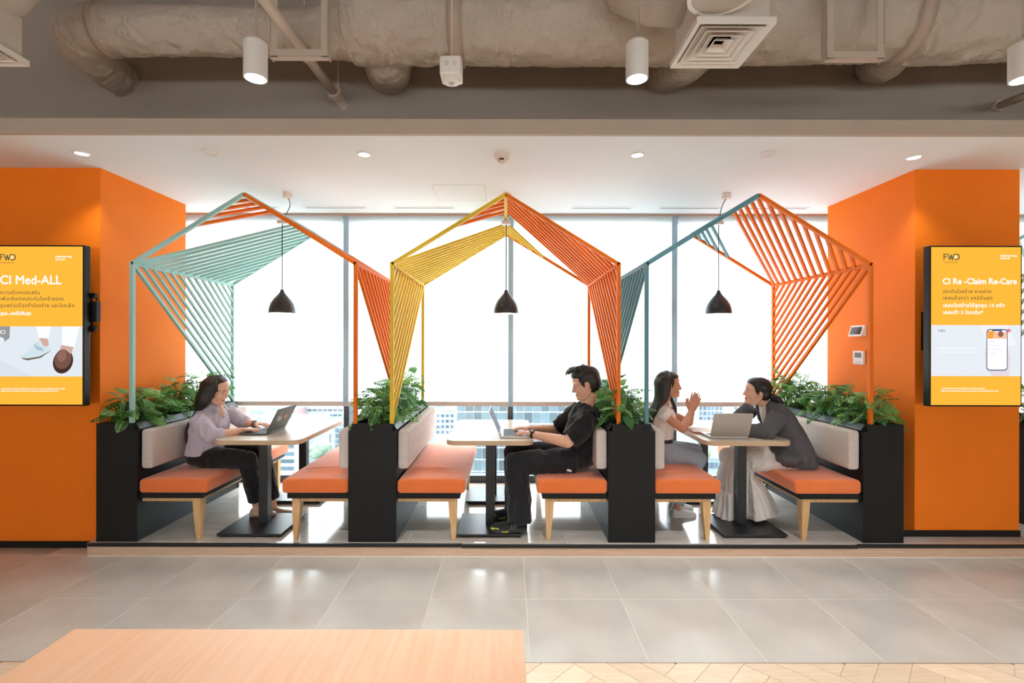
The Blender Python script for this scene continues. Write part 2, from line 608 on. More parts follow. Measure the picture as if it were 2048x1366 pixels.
# ---- windows and roller blinds
MX = [-5.25, -3.49, -1.728, 0.032, 1.787, 3.545, 5.30, 7.06]
BLY = 5.12
for i in range(len(MX) - 1):
    a, b = MX[i], MX[i + 1]
    w = thing('window_%d' % (i + 1), ((a + b) / 2, 5.25, PZ), None, None)
    w['kind'] = 'structure'
    w['label'] = 'tall floor-to-ceiling window bay, number %d counted along the facade' % (i + 1)
    MB().box(a + .03, b - .03, 5.24, 5.248, PZ + .07, CZ - .02).build('pane', GLASS, w)
    MB().box(a - .03, a + .03, 5.15, 5.30, PZ, CZ).build('mullion', MULLION, w, bevel=.004, seg=1)
    MB().box(a - .031, a + .031, 5.135, 5.15, .93, CZ).build('flare_strip', FLARE_TINT, w)  # added strip over the upper mullion, backlight flare put into its pale colour
    MB().box(a + .03, b - .03, 5.19, 5.30, PZ, PZ + .075).build('sill', mat('dark_window_sill', rgb(62, 70, 76), 0.5, var=0.04), w, bevel=.004, seg=1)
    MB().box(a + .03, b - .03, 5.2, 5.30, CZ - .05, CZ).build('head_rail', MULLION, w)
which = ['at the far left end behind the orange column', 'beside the left orange column behind the woman in lilac', 'behind the left booth and yellow frame',
         'behind the middle booth and man in black', 'behind the right booth between two women', 'beside the right orange column', 'beyond the right orange column']
for i in range(len(MX) - 1):
    a, b = MX[i] + (.032 if i != 3 else .028), MX[i + 1] - (.034 if i != 2 else .022)
    t = thing('roller_blind', ((a + b) / 2, BLY, .93), 'white translucent roller blind ' + which[i], 'blind', 'roller blinds along the windows')
    MB().box(a, b, BLY - .0006, BLY + .0006, .985, CZ - .012).build('fabric', BLIND, t)
    MB().box(a - .01, b + .01, BLY - .012, BLY + .012, .938, .986).build('bottom_rail', RAIL, t, bevel=.005)
    MB().tube([(a, BLY + .045, CZ - .045), (b, BLY + .045, CZ - .045)], .028, 14).build('roller', WHITE_PLASTIC, t, smooth=True, sharp=.6)

# ================================================================== BOOTHS
BY0, BY1 = 3.635, 5.02
TOPZ = .997
BOXES = [(-3.114, -2.803, 'r'), (-1.205, -.840, 'lr'), (.765, 1.121, 'lr'), (2.697, 3.004, 'l')]
PLN = ['beside the woman in the lilac shirt', 'between the left and middle booths', 'behind the man in black', 'behind the woman in the grey blazer']
FLANGE = mat('planter_flange_steel', rgb(84, 88, 92), 0.35, metal=0.4, var=0.05)

def planter(x0, x1, sides, label):
    t = thing('planter_box', ((x0 + x1) / 2, (BY0 + BY1) / 2, PZ), label, 'planter', 'black planter boxes between the benches')
    nt = .030
    lx, rx = (nt if 'l' in sides else 0), (nt if 'r' in sides else 0)
    zn = .944
    # notched end panels, front and back
    for (ya, yb) in ((BY0, BY0 + .03), (BY1 - .03, BY1)):
        poly = [(x0, PZ), (x1, PZ), (x1, zn)] + ([(x1 - rx, zn)] if rx else []) + [(x1 - rx, TOPZ), (x0 + lx, TOPZ)] + ([(x0 + lx, zn)] if lx else []) + [(x0, zn)]
        MB().prism([(a, ya, b) for a, b in poly], (0, yb - ya, 0)).build('end_panel', BLACK, t, bevel=.0015, seg=1)
    # side boards
    ya, yb = BY0 + .03, BY1 - .03
    MB().box(x0 + .004, x0 + .022, ya, yb, PZ, .935).build('side_board', BLACK, t)
    MB().box(x1 - .022, x1 - .004, ya, yb, PZ, .935).build('side_board', BLACK, t)
    # sloping steel flanges and rims of the trough
    for s, xs in ((1, x0 + lx), (-1, x1 - rx)):
        MB().box(min(xs, xs + s * .02), max(xs, xs + s * .02), ya, yb, .90, TOPZ).build('rim', BLACK_METAL, t, bevel=.003, seg=1)
    if lx:
        MB().prism([(x0 + lx, ya, TOPZ - .004), (x0 + .002, ya, .95), (x0 + .002, ya, .944), (x0 + lx, ya, .985)], (0, yb - ya, 0)).build('flange', FLANGE, t)
    if rx:
        MB().prism([(x1 - rx, ya, TOPZ - .004), (x1 - .002, ya, .95), (x1 - .002, ya, .944), (x1 - rx, ya, .985)], (0, yb - ya, 0)).build('flange', FLANGE, t)
    so = MB()
    xa_, xb_ = x0 + lx + .02, x1 - rx - .02
    NX, NY = 6, 26
    vs_, fs_ = [], []
    for j in range(NY + 1):
        for i in range(NX + 1):
            vs_.append((xa_ + (xb_ - xa_) * i / NX, ya + (yb - ya) * j / NY, .955 + rnd.uniform(-.006, .01)))
    for j in range(NY):
        for i in range(NX):
            q = j * (NX + 1) + i
            fs_.append((q, q + 1, q + NX + 2, q + NX + 1))
    so.add(vs_, fs_)
    so.build('soil', SOIL, t, smooth=True)
    return t
for (x0, x1, s), l in zip(BOXES, PLN):
    planter(x0, x1, s, 'long black planter box ' + l)
planter(4.32, 4.63, 'r', 'black planter box half hidden beyond the right orange column')

def rrect(w, h, r, n=5):
    """Rounded rectangle outline, centred."""
    pts = []
    for cx, cy, a0 in ((w / 2 - r, h / 2 - r, 0), (-w / 2 + r, h / 2 - r, 90), (-w / 2 + r, -h / 2 + r, 180), (w / 2 - r, -h / 2 + r, 270)):
        for i in range(n + 1):
            a = R(a0 + 90 * i / n)
            pts.append((cx + r * math.cos(a), cy + r * math.sin(a)))
    return pts

def cushion(x0, x1, y0, y1, z0, z1, r, wr=None, ny=60, sag=None):
    """Upholstered block: rounded cross-section run along Y with rounded ends; wr(x, y) adds creases on top."""
    w, h = x1 - x0, z1 - z0
    cx, cz = (x0 + x1) / 2, (z0 + z1) / 2
    rings = []
    ys = [(0, .72, ), (.1, .86), (.3, .95), (.6, .99)]
    prof = [(y0 + r * a, b) for a, b in ys] + [(y0 + r + (y1 - y0 - 2 * r) * i / ny, 1.0) for i in range(ny + 1)] + [(y1 - r * a, b) for a, b in reversed(ys)]
    base = rrect(w, h, r, 6)
    # more points along the flat top so that creases and sag can show
    pts = []
    for i, p in enumerate(base):
        q = base[(i + 1) % len(base)]
        d = math.hypot(q[0] - p[0], q[1] - p[1])
        k = max(1, int(d / .03))
        for j in range(k):
            pts.append((p[0] + (q[0] - p[0]) * j / k, p[1] + (q[1] - p[1]) * j / k))
    for yy, sc in prof:
        ring = []
        inset = (1 - sc) * r * 2.4
        for (a, b) in pts:
            xx = a * (1 - 2 * inset / w)
            zz = b * (1 - 2 * inset / h)
            if b > h * .25:
                crown = (1 - (2 * a / w) ** 2) * .006
                zz += crown
                if wr:
                    zz += wr(cx + xx, yy)
            ring.append(Vector((cx + xx, yy, cz + zz)))
        rings.append(ring)
    return MB().loft(rings)

def bench(xb, xf, label, wr=None):
    """xb: X of the planter side it stands against, xf: X of its open edge."""
    s = 1 if xf > xb else -1
    t = thing('bench', ((xb + xf) / 2, (BY0 + BY1) / 2, PZ), label, 'bench', 'orange benches of the booths')
    xo = xb + s * .002
    cushion(min(xo, xf), max(xo, xf), BY0 + .012, BY1 - .01, .464, .570, .026, wr).build('seat_cushion', SEAT, t, smooth=True)
    xr = xf - s * .04
    MB().box(min(xo, xr), max(xo, xr), BY0 + .02, BY1 - .02, .424, .466).build('seat_board', BLACK, t, bevel=.002, seg=1)
    # oak rails
    xrail = xf - s * .075
    MB().box(min(xo, xrail), max(xo, xrail), BY0 + .05, BY0 + .075, .392, .424).build('rail', OAKLEG, t)
    MB().box(min(xo, xrail), max(xo, xrail), BY1 - .075, BY1 - .05, .392, .424).build('rail', OAKLEG, t)
    MB().box(min(xrail, xrail - s * .022), max(xrail, xrail - s * .022), BY0 + .075, BY1 - .075, .392, .424).build('rail', OAKLEG, t)
    # tapered legs
    for yl, ys in ((BY0 + .075, -1), (BY1 - .075, 1)):
        xt = xf - s * .10
        rings = []
        for z, w_, k in ((.424, .035, 0), (.30, .030, .3), (PZ + .0005, .016, 1.0)):
            cx, cy = xt + s * .010 * k, yl + ys * .012 * k
            rings.append([Vector((cx + a * w_, cy + b * w_, z)) for a, b in ((-1, -1), (1, -1), (1, 1), (-1, 1))])
        rings = [[Vector(((q.x - (xt + s * .010 * k)) * .95 + xt + s * .010 * k, q.y, q.z)) for q in rg] for rg, k in zip(rings, (0, .3, 1))]
        MB().loft(rings).build('leg', OAKLEG, t, bevel=.003, seg=2)
    # back cushion
    xc = xb + s * .085
    cushion(min(xb + s * .002, xc), max(xb + s * .002, xc), BY0 + .034, BY1 - .012, .645, .942, .022).build('backrest', LINEN, t, smooth=True)
    return t

def creases(yc, amp, x0, x1):
    def f(x, y):
        if not (x0 < x < x1):
            return 0
        u = (x - x0) / (x1 - x0)
        e = math.sin(math.pi * u) ** .6
        s = 0
        for k, (dy, a) in enumerate(((-.10, 1), (-.045, .8), (.02, 1), (.09, .6))):
            yy = yc + dy + .02 * math.sin(u * 2.4 + k)
            s += a * math.exp(-((y - yy) / .011) ** 2)
        return amp * e * s
    return f
bench(-2.803, -2.28, 'orange bench with linen backrest that the woman in lilac sits on')
bench(-1.205, -1.716, 'empty orange bench opposite the woman in lilac, its seat creased', creases(3.93, .013, -1.68, -1.24))
bench(-.840, -.32, 'empty orange bench opposite the man in black, its seat creased', creases(3.92, .015, -.80, -.37))
bench(.765, .227, 'orange bench that the man in black sits on')
bench(1.121, 1.629, 'orange bench that the woman in the white t-shirt sits on', creases(3.86, .008, 1.2, 1.6))
bench(2.697, 2.19, 'orange bench that the woman in the grey blazer sits on')

def table(xc, label, ya=3.80, yb=4.86, w=.70, skew=0.0):
    t = thing('booth_table', (xc, (ya + yb) / 2, PZ), label, 'table', 'pale tables of the booths')
    zt = .835
    cy = (ya + yb) / 2
    out = rrect(w, yb - ya, .085, 8)
    MB().prism([(xc + a, cy + b, zt - .036) for a, b in out], (0, 0, .034)).build('tabletop', TABLE_EDGE, t)
    MB().prism([(xc + a * .998, cy + b * .998, zt - .002) for a, b in out], (0, 0, .002)).build('laminate', TABLETOP, t)
    for yp in (3.965, 4.72):
        MB().box(xc - .036, xc + .036, yp - .036, yp + .036, PZ + .028, zt - .036).build('column', BLACK_METAL, t, bevel=.004)
        d = -.02 if yp < 4.2 else .0
        bp = MB().box(xc - .25, xc + .25, yp - .23 + d, yp + .23 + d, PZ + .014, PZ + .03).build('base_plate', BLACK_METAL, t, bevel=.002, seg=1)
        for sx in (-1, 1):
            for sy in (-1, 1):
                MB().lathe([(.016, PZ), (.016, PZ + .015)], (xc + sx * .22, yp + d + sy * .20, 0), 10).build('glide', BLACK_METAL, bp)
    return t
TX = (-2.0, -.14, 1.925)
table(TX[0], 'pale wooden table in front of the woman in lilac')
table(TX[1], 'pale wooden table in front of the man in black')
table(TX[2], 'pale wooden table between the two talking women')

# ================================================================== HOUSE FRAMES
TEAL_L = mat('pale_teal_paint', rgb(162, 202, 196), 0.5, var=0.02, spec=.2)
TEAL_D = mat('deep_teal_paint', rgb(98, 146, 156), 0.5, var=0.02, spec=.2)
ORG_F = mat('orange_frame_paint', rgb(238, 118, 28), 0.5, var=0.02, spec=.15)
YEL_F = mat('yellow_frame_paint', rgb(232, 192, 58), 0.5, var=0.02, spec=.2)
HY0, HY1 = 3.66, 4.995
EZ, AZ = 2.212, 2.742
FW, SW = .027, .0215

def house(xl, xr, cl, cr, wall_l, wall_r, label, group='house-shaped slatted frames over the booths'):
    xm = (xl + xr) / 2
    t = thing('house_frame', (xm, (HY0 + HY1) / 2, TOPZ), label, 'frame', group)
    A = lambda x, u, z: Vector((x, HY0 + (HY1 - HY0) * u, z))
    up, yv = Vector((0, 0, 1)), Vector((0, 1, 0))
    for (x, c) in ((xl, cl), (xr, cr)):
        for u in (0, 1):
            MB().bar(A(x, u, TOPZ), A(x, u, EZ + .012), FW, FW, yv).build('post', c, t)
            MB().bar(A(x, u, EZ), A(xm, u, AZ), FW, FW, yv).build('rafter', c, t)
        MB().bar(A(x, 0, EZ) - yv * .012, A(x, 1, EZ) + yv * .012, FW * 1.1, FW * 1.1, up).build('eave_beam', c, t)
    MB().bar(A(xm, 0, AZ - .004), A(xm, 1, AZ - .004), FW, FW * 1.2, up).build('ridge_beam', cl, t)
    # roof slats: (u, v) with u from front to back and v from ridge to eave
    for side, (x, c, co) in enumerate(((xl, cl, cr), (xr, cr, cl))):
        def S(u, v):
            return A(xm + (x - xm) * v, u, AZ + (EZ - AZ) * v)
        nrm = (Vector((x - xm, 0, EZ - AZ)).cross(yv)).normalized()
        for i in range(13):
            e, k = 1 - .073 * i, .31 - .073 * i
            p = S(k, 0) if k >= 0 else S(0, -k / .69)
            pu, pv = (k, 0) if k >= 0 else (0, -k / .69)
            if side == 0:
                pu, e = 1 - pu, 1 - e
            if i == 0:
                e = min(max(e, .012), .988)
            MB().bar(S(pu, pv), S(e, 1), SW, SW, nrm).build('roof_slat', c, t)
        for (u, v) in ((.65, .45), (.745, .32), (.826, .22), (.89, .11)):
            if side == 0:
                MB().bar(S(1 - u, 0), S(0, v), SW, SW, nrm).build('roof_slat', co, t)
            else:
                MB().bar(S(u, 0), S(1, v), SW, SW, nrm).build('roof_slat', co, t)
        # wall slats run parallel to a brace across one half of the wall
        mode = wall_l if side == 0 else wall_r
        xv = Vector((1, 0, 0))
        n = 13
        for i in range(n):
            k = i / n
            zb = TOPZ + .02 + (EZ - TOPZ - .02) * k
            if mode == 'back':      # from the eave down to the rear post
                p, q = A(x, k, EZ), A(x, 1, zb)
            else:                   # from the eave down to the front post
                p, q = A(x, 1 - k, EZ), A(x, 0, zb)
            MB().bar(p, q, SW * (1.15 if i == 0 else .9), SW * (1.15 if i == 0 else .9), xv).build('wall_slat', c, t)
    return t
house(-2.86, -1.157, TEAL_L, ORG_F, 'back', 'back', 'house-shaped slatted frame in pale teal and orange over the lilac-shirted woman')
house(-.880, .847, YEL_F, ORG_F, 'front', 'front', 'house-shaped slatted frame in yellow and orange over the man in black')
house(1.060, 2.767, TEAL_D, ORG_F, 'back', 'back', 'house-shaped slatted frame in deep teal and orange over the two talking women')
house(4.53, 6.23, TEAL_L, ORG_F, 'back', 'back', 'house-shaped slatted frame mostly hidden beyond the right orange column')

# ================================================================== PENDANT LAMPS
SHADE = mat('black_enamel_shade', rgb(38, 40, 42), 0.35, var=0.06, coat=0.3)
SHADE_IN = mat('white_enamel_inside', rgb(235, 232, 225), 0.5)
def pendant(x, xc, label):
    Y, Yc = 4.34, 4.40
    t = thing('pendant_lamp', (x, Y, 1.876), label, 'lamp', 'black pendant lamps')
    zb = 1.876
    prof = [(.113, zb), (.1135, zb + .012), (.110, zb + .045), (.098, zb + .085), (.076, zb + .122), (.048, zb + .155), (.026, zb + .180), (.016, zb + .200), (.013, zb + .214)]
    outer = MB().lathe(prof + [(r_ - .003, z) for r_, z in reversed(prof[:-1])][:1] * 0, (x, Y, 0), 32, cap=False)
    n = 32
    rings = [(r_, z) for r_, z in prof] + [(.006, zb + .214)]
    MB().lathe(rings, (x, Y, 0), n, cap=False).build('shade', SHADE, t, smooth=True, sharp=.7)
    inner = [(.113, zb), (.108, zb + .02), (.102, zb + .055), (.085, zb + .095), (.055, zb + .14), (.02, zb + .16)]
    MB().lathe(inner, (x, Y, 0), n, cap=False).build('inner_lining', SHADE_IN, t, smooth=True)
    MB().ell((x, Y, zb + .075), (.026, .026, .034), nu=14, nv=10).build('bulb', mat_emit('warm_bulb', (1, .86, .66, 1), 5), t, smooth=True)
    # clamp ring on the ridge, cord, canopy
    zr = AZ - .03
    MB().lathe([(.040, zr - .032), (.043, zr - .028), (.043, zr - .004), (.040, zr)], (x, Y, 0), 24).build('clamp_ring', mat('white_metal_cap', rgb(224, 220, 214), 0.35, metal=.3), t, smooth=True, sharp=.6)
    MB().tube([(x, Y, zb + .21), (x, Y, zr - .03)], .0042, 8).build('cord', BLACK_METAL, t, smooth=True)
    cord = []
    for i in range(15):
        u = i / 14
        cord.append((x + (xc - x) * u + .05 * math.sin(math.pi * u) * (1 if xc < 0 else -.4) * (0.2 + u), Y + (Yc - Y) * u, zr + (CZ - .04 - zr) * u))
    MB().tube(cord, .0036, 8).build('slack_cord', BLACK_METAL, t, smooth=True)
    MB().lathe([(.036, CZ - .045), (.040, CZ - .040), (.040, CZ), (.01, CZ)], (xc, Yc, 0), 24).build('canopy', mat('pinkish_white_cap', rgb(232, 214, 202), 0.45), t, smooth=True, sharp=.6)
    l = bpy.data.lights.new('bulb_light', 'POINT')
    l.energy = 3.0
    l.color = (1, .85, .66)
    l.shadow_soft_size = .03
    lo = bpy.data.objects.new('bulb_light', l)
    C.objects.link(lo)
    lo.parent = t
    lo.location = Vector((x, Y, zb + .03)) - t.location
    return t
pendant(xa(564, 4.34), xa(575, 4.40), 'black dome pendant lamp over the table of the woman in lilac')
pendant(xa(1012, 4.34), xa(1013, 4.40), 'black dome pendant lamp over the table of the man in black')
pendant(xa(1437, 4.34), xa(1452, 4.40), 'black dome pendant lamp over the table of the two women')

# ================================================================== CEILING FITTINGS
def spot(parent, loc, power, angle, size=.03, blend=.6, name='lamp_light', col=(.97, .98, 1)):
    l = bpy.data.lights.new(name, 'SPOT')
    l.energy = power
    l.spot_size = R(angle)
    l.spot_blend = blend
    l.shadow_soft_size = size
    l.color = col
    o = bpy.data.objects.new(name, l)
    C.objects.link(o)
    o.parent = parent
    o.location = Vector(loc) - origin_of(parent)
    return o

DL_POWER = 18
for px, py, lit, lb in ((163, 306, 1, 'lit round downlight above the left orange wall'), (420, 304, 0, 'unlit round downlight over the left booth'),
                        (728, 308, 1, 'lit round downlight above the planter with orange and yellow posts'), (1274, 309, 1, 'lit round downlight above the planter behind the man'),
                        (1535, 307, 0, 'unlit round downlight over the right booth'), (1827, 314, 1, 'lit round downlight above the right orange column')):
    Y = (CZ - CH) * F / (VY - (py - ROLL * (px - VX)))
    x = xa(px, Y)
    t = thing('downlight', (x, Y, CZ - .01), lb, 'light', 'recessed downlights in the white ceiling')
    MB().lathe([(.050, CZ), (.052, CZ - .006), (.047, CZ - .011), (.040, CZ - .006), (.040, CZ)], (x, Y, 0), 28, cap=False).build('trim_ring', WHITE_PLASTIC, t, smooth=True)
    MB().lathe([(.040, CZ - .0035), (.001, CZ - .0055)], (x, Y, 0), 24).build('lens', LAMP_ON if lit else mat('unlit_lens', rgb(222, 216, 206), .4), t)
    if lit:
        spot(t, (x, Y, CZ - .02), DL_POWER, 110)
# smoke detector
sp = Vector((xa(1003, 3.48), 3.48, CZ))
t = thing('smoke_detector', (sp.x, sp.y, CZ - .06), 'round white smoke detector on the white ceiling', 'detector')
MB().lathe([(.056, 0), (.056, -.026), (.048, -.036), (.02, -.036)], sp, 28).build('base', mat('beige_plastic', rgb(226, 208, 194), .5), t, smooth=True, sharp=.6)
MB().lathe([(.034, -.036), (.030, -.056), (.014, -.066), (.001, -.066)], sp, 24).build('chamber', mat('beige_plastic', rgb(226, 208, 194), .5), t, smooth=True, sharp=.6)
MB().box(sp.x - .016, sp.x + .016, sp.y - .036, sp.y - .031, CZ - .052, CZ - .042).build('slot', BLACK_METAL, t)
# linear air slots
SLOT = mat('dark_air_slot', rgb(120, 112, 104), .7)
Ys = 4.86
for i, (a, b) in enumerate(((490, 552), (612, 728), (790, 905), (1146, 1260), (1322, 1436), (1492, 1612))):
    x0, x1 = xa(a, Ys), xa(b, Ys)
    t = thing('air_slot', ((x0 + x1) / 2, Ys, CZ - .006), 'slim linear air slot in the white ceiling, %s from the left end' % ('first second third fourth fifth sixth'.split()[i]), 'air vent', 'linear air slots near the windows')
    MB().box(x0 - .02, x1 + .02, Ys - .045, Ys - .012, CZ - .004, CZ + .001).build('flange', WHITE_CEIL, t)
    MB().box(x0 - .02, x1 + .02, Ys + .012, Ys + .045, CZ - .004, CZ + .001).build('flange', WHITE_CEIL, t)
    MB().box(x0, x1, Ys - .012, Ys + .012, CZ - .003, CZ + .001).build('slot', SLOT, t)

# cylinder spotlights on cords
CYL = mat('white_lamp_cylinder', rgb(226, 222, 216), .45, var=.02)
def cyl_lamp(x, Y, z0, label, power=100, vis=True):
    h, r_ = .165, .049
    t = thing('cylinder_spotlight', (x, Y, z0), label, 'spotlight', 'white cylinder spotlights hanging from the ceiling')
    MB().lathe([(r_ - .004, z0), (r_, z0), (r_, z0 + h - .012), (r_ - .010, z0 + h), (.004, z0 + h)], (x, Y, 0), 32).build('housing', CYL, t, smooth=True, sharp=.5)
    MB().lathe([(r_ - .002, z0 - .001), (r_ - .005, z0 - .001), (r_ - .006, z0 + .0)], (x, Y, 0), 32, cap=False).build('rim', GREY_METAL, t)
    MB().lathe([(r_ - .005, z0 - .0006), (.001, z0 - .002)], (x, Y, 0), 32).build('lens', LAMP_ON, t)
    MB().tube([(x, Y, z0 + h), (x, Y, 4.2)], .0032, 8).build('cable', mat('grey_cable', rgb(176, 168, 158), .5), t, smooth=True)
    MB().tube([(x + .012, Y, z0 + h - .004), (x + .009, Y, z0 + h + .12), (x + .004, Y, z0 + h + .35)], .002, 6).build('power_wire', mat('grey_cable', rgb(176, 168, 158), .5), t, smooth=True)
    spot(t, (x, Y, z0 - .02), power, 95, .045)
    return t
LY = 2.12
for px, lb in ((510, 'white cylinder spotlight hanging in front of the reducing duct'), (1273, 'white cylinder spotlight hanging beside the square air diffuser'), (2045, 'white cylinder spotlight cut by the right picture edge')):
    q = at(px, 164, LY)
    cyl_lamp(q.x, LY, at(VX, 158, LY).z, lb)

# sensor box hanging on a rod
q = at(902, 130, 2.45)
t = thing('motion_sensor', (q.x, q.y, q.z - .09), 'small white square sensor box hanging on a rod', 'sensor')
w = .054
MB().box(q.x - w, q.x + w, q.y - w, q.y + w, q.z - .075, q.z + .02).build('box', WHITE_PLASTIC, t, bevel=.01, seg=3)
MB().lathe([(.046, q.z - .075), (.044, q.z - .088), (.030, q.z - .094), (.001, q.z - .094)], (q.x, q.y, 0), 26).build('lens_ring', WHITE_PLASTIC, t, smooth=True, sharp=.5)
MB().lathe([(.016, q.z - .094), (.010, q.z - .102), (.001, q.z - .104)], (q.x, q.y, 0), 18).build('lens', mat('sensor_lens', rgb(196, 190, 184), .3), t, smooth=True)
for dx in (-.02, .02):
    MB().lathe([(.012, 0), (.012, .003)], (q.x + dx, q.y - w - .001, q.z - .02), 14, M=Matrix.Rotation(R(90), 3, 'X')).build('knockout', mat('knockout_plastic', rgb(214, 208, 202), .5), t)
MB().tube([(q.x, q.y, q.z + .02), (q.x, q.y, 4.2)], .005, 8).build('rod', TAUPE_PIPE, t, smooth=True)

# square four-way air diffuser with plenum and flexible hose
def diffuser(cx, cy, z, label, hose):
    s = .185
    t = thing('air_diffuser', (cx, cy, z), label, 'air vent', 'square air diffusers')
    WM = mat('white_diffuser_metal', rgb(228, 222, 214), .45, var=.02)
    rings = []
    for k, (a, dz) in enumerate(((s, 0), (s - .028, .012))):
        rings.append([Vector((cx + sx * a, cy + sy * a, z + dz)) for sx, sy in ((-1, -1), (1, -1), (1, 1), (-1, 1))])
    fr = MB()
    fr.loft([[q + Vector((0, 0, .03)) for q in rings[0]], rings[0], rings[1], [q + Vector((0, 0, .03)) for q in rings[1]]], cap=False)
    fr.build('frame', WM, t)
    for k in range(4):
        a0 = s - .034 - k * .034
        a1 = a0 - .030
        rr = [[Vector((cx + sx * a, cy + sy * a, z + dz)) for sx, sy in ((-1, -1), (1, -1), (1, 1), (-1, 1))] for a, dz in ((a0, .004), (a0 - .003, .004), (a1, .034), (a1 + .004, .036))]
        MB().loft(rr + [rr[0]], cap=False).build('blade', WM, t)
    MB().box(cx - .045, cx + .045, cy - .045, cy + .045, z + .03, z + .034).build('centre_plate', WM, t)
    MB().box(cx - s + .03, cx + s - .03, cy - s + .03, cy + s - .03, z + .06, z + .07).build('dark_throat', mat('dark_throat', rgb(58, 54, 50), .8), t)
    MB().box(cx - s + .02, cx + s - .02, cy - s + .02, cy + s - .02, z + .03, z + .24).build('plenum', mat('plenum_sheet', rgb(206, 196, 184), .5, var=.03), t, bevel=.004)
    MB().tube(hose, .11, 20).build('flexible_hose', TAUPE_DUCT, t, smooth=True)
    return t
dz_ = 3.10
dcx, dcy = (xa(1393, 2.23) + xa(1552, 2.23)) / 2, 2.415
diffuser(dcx, dcy, dz_, 'square four-way air diffuser hanging below the large duct', [(dcx - .1, dcy + .05, dz_ + .26), (dcx - .30, dcy + .1, dz_ + .30), (dcx - .42, dcy + .2, dz_ + .42), (dcx - .45, dcy + .25, dz_ + .6), (dcx - .45, dcy + .3, dz_ + .9)])
diffuser(-2.72, 2.36, 3.07, 'square air diffuser cut by the left picture edge', [(-2.7, 2.42, 3.32), (-2.58, 2.45, 3.40), (-2.5, 2.46, 3.50), (-2.46, 2.5, 3.62), (-2.4, 2.6, 3.9)])
# round ceiling speaker
sx_, sy_, sz_ = xa(1443, 2.13), 2.12, 3.15
t = thing('ceiling_speaker', (sx_, sy_, sz_), 'round white speaker hanging above the square diffuser', 'speaker')
MB().lathe([(.150, sz_ + .012), (.150, sz_ + .002), (.146, sz_), (.134, sz_), (.130, sz_ + .004)], (sx_, sy_, 0), 40, cap=False).build('rim', WHITE_PLASTIC, t, smooth=True, sharp=.6)
MB().lathe([(.134, sz_ + .003), (.07, sz_ + .0028), (.001, sz_ + .0026)], (sx_, sy_, 0), 40, cap=False).build('grille', mat('speaker_grille', rgb(214, 204, 194), .7, bump=.6, bscale=600), t)
MB().lathe([(.12, sz_ + .01), (.12, sz_ + .16), (.02, sz_ + .17)], (sx_, sy_, 0), 32).build('can', WHITE_PLASTIC, t, smooth=True, sharp=.6)
MB().tube([(sx_, sy_, sz_ + .17), (sx_, sy_, 4.2)], .006, 8).build('rod', TAUPE_PIPE, t)

# ================================================================== DUCTS AND PIPES
def wrinkle(mb, amp, sc, seed=0.0):
    out = []
    cen = None
    for q in mb.v:
        w_ = q + Vector((noise.noise(q * 5), noise.noise(q * 5 + Vector((7, 0, 0))), 0)) * .12
        n = noise.noise(Vector((w_.x * sc + seed, w_.y * sc * 1.6, w_.z * sc * 1.6))) + .7 * (1 - 3 * abs(noise.noise(Vector((w_.x * sc * 1.9 - seed, w_.y * sc * 2.4, w_.z * sc * 2.4)))))
        out.append(q + Vector((0, amp * n * .7, amp * n)))
    mb.v = out
    return mb

def smooth_path(pts, k=8):
    """Catmull-Rom through (point, radius) pairs."""
    P, Rr = [Vector(p) for p, _ in pts], [r_ for _, r_ in pts]
    o, ro = [], []
    for i in range(len(P) - 1):
        p0, p1, p2, p3 = P[max(i - 1, 0)], P[i], P[i + 1], P[min(i + 2, len(P) - 1)]
        for j in range(k):
            t_ = j / k
            o.append(.5 * ((2 * p1) + (p2 - p0) * t_ + (2 * p0 - 5 * p1 + 4 * p2 - p3) * t_ ** 2 + (3 * p1 - p0 - 3 * p2 + p3) * t_ ** 3))
            ro.append(Rr[i] + (Rr[i + 1] - Rr[i]) * t_)
    o.append(P[-1])
    ro.append(Rr[-1])
    return o, ro

DY = 2.98
duct = thing('air_duct', (0, DY, 3.3), 'thick wrinkled taupe air duct running across the whole ceiling', 'air duct')
def dpart(name, pts, n=54, amp=.012, sc=7, k=10, seed=0.0, m=None):
    o, ro = smooth_path(pts, k * 2 if amp else k)
    return wrinkle(MB().tube(o, ro, n), amp, sc, seed).build(name, m or TAUPE_DUCT, duct, smooth=True)
dpart('elbow', [(at(250, 162, 3.56), .125), (at(215, 138, 3.36), .128), (at(172, 98, 3.12), .138), (at(160, 76, 3.02), .142), (at(185, 62, DY), .143), (at(240, 60, DY), .143)], amp=.010)
dpart('narrow_run', [(at(225, 60, DY), .143), (at(330, 62, DY), .140), (at(450, 64, DY), .138), (at(560, 66, DY), .138), (at(640, 66, DY), .140), (at(680, 60, DY), .175), (at(720, 52, DY), .222)], amp=.010, k=14)
dpart('wide_run', [(at(700, 52, DY), .220), (at(780, 50, DY), .228), (at(850, 50, DY), .228), (at(912, 52, DY), .214)], amp=.014, k=16)
dpart('wide_run', [(at(905, 52, DY), .212), (at(960, 50, DY), .226), (at(1100, 50, DY), .228), (at(1300, 50, DY), .228), (at(1500, 48, DY), .23), (at(1700, 46, DY), .225), (at(1790, 46, DY), .215)], amp=.012, k=18, seed=3)
dpart('wide_run', [(at(1785, 46, DY), .215), (at(1850, 44, DY), .238), (at(1960, 42, DY), .240), (at(2060, 38, DY), .228), (at(2250, 38, DY), .228), (at(2600, 38, DY), .228)], amp=.016, k=14, seed=9)
SM = mat('smooth_duct_band', rgb(176, 158, 142), .55, var=.03)
dpart('band', [(at(901, 51, DY), .232), (at(926, 51, DY), .232)], amp=.0, k=2, m=SM)
dpart('band', [(at(1784, 46, DY), .240), (at(1810, 46, DY), .240)], amp=.0, k=2, m=SM)
dpart('band', [(at(206, 61, DY), .153), (at(218, 61, DY), .153)], amp=.0, k=2, m=SM)
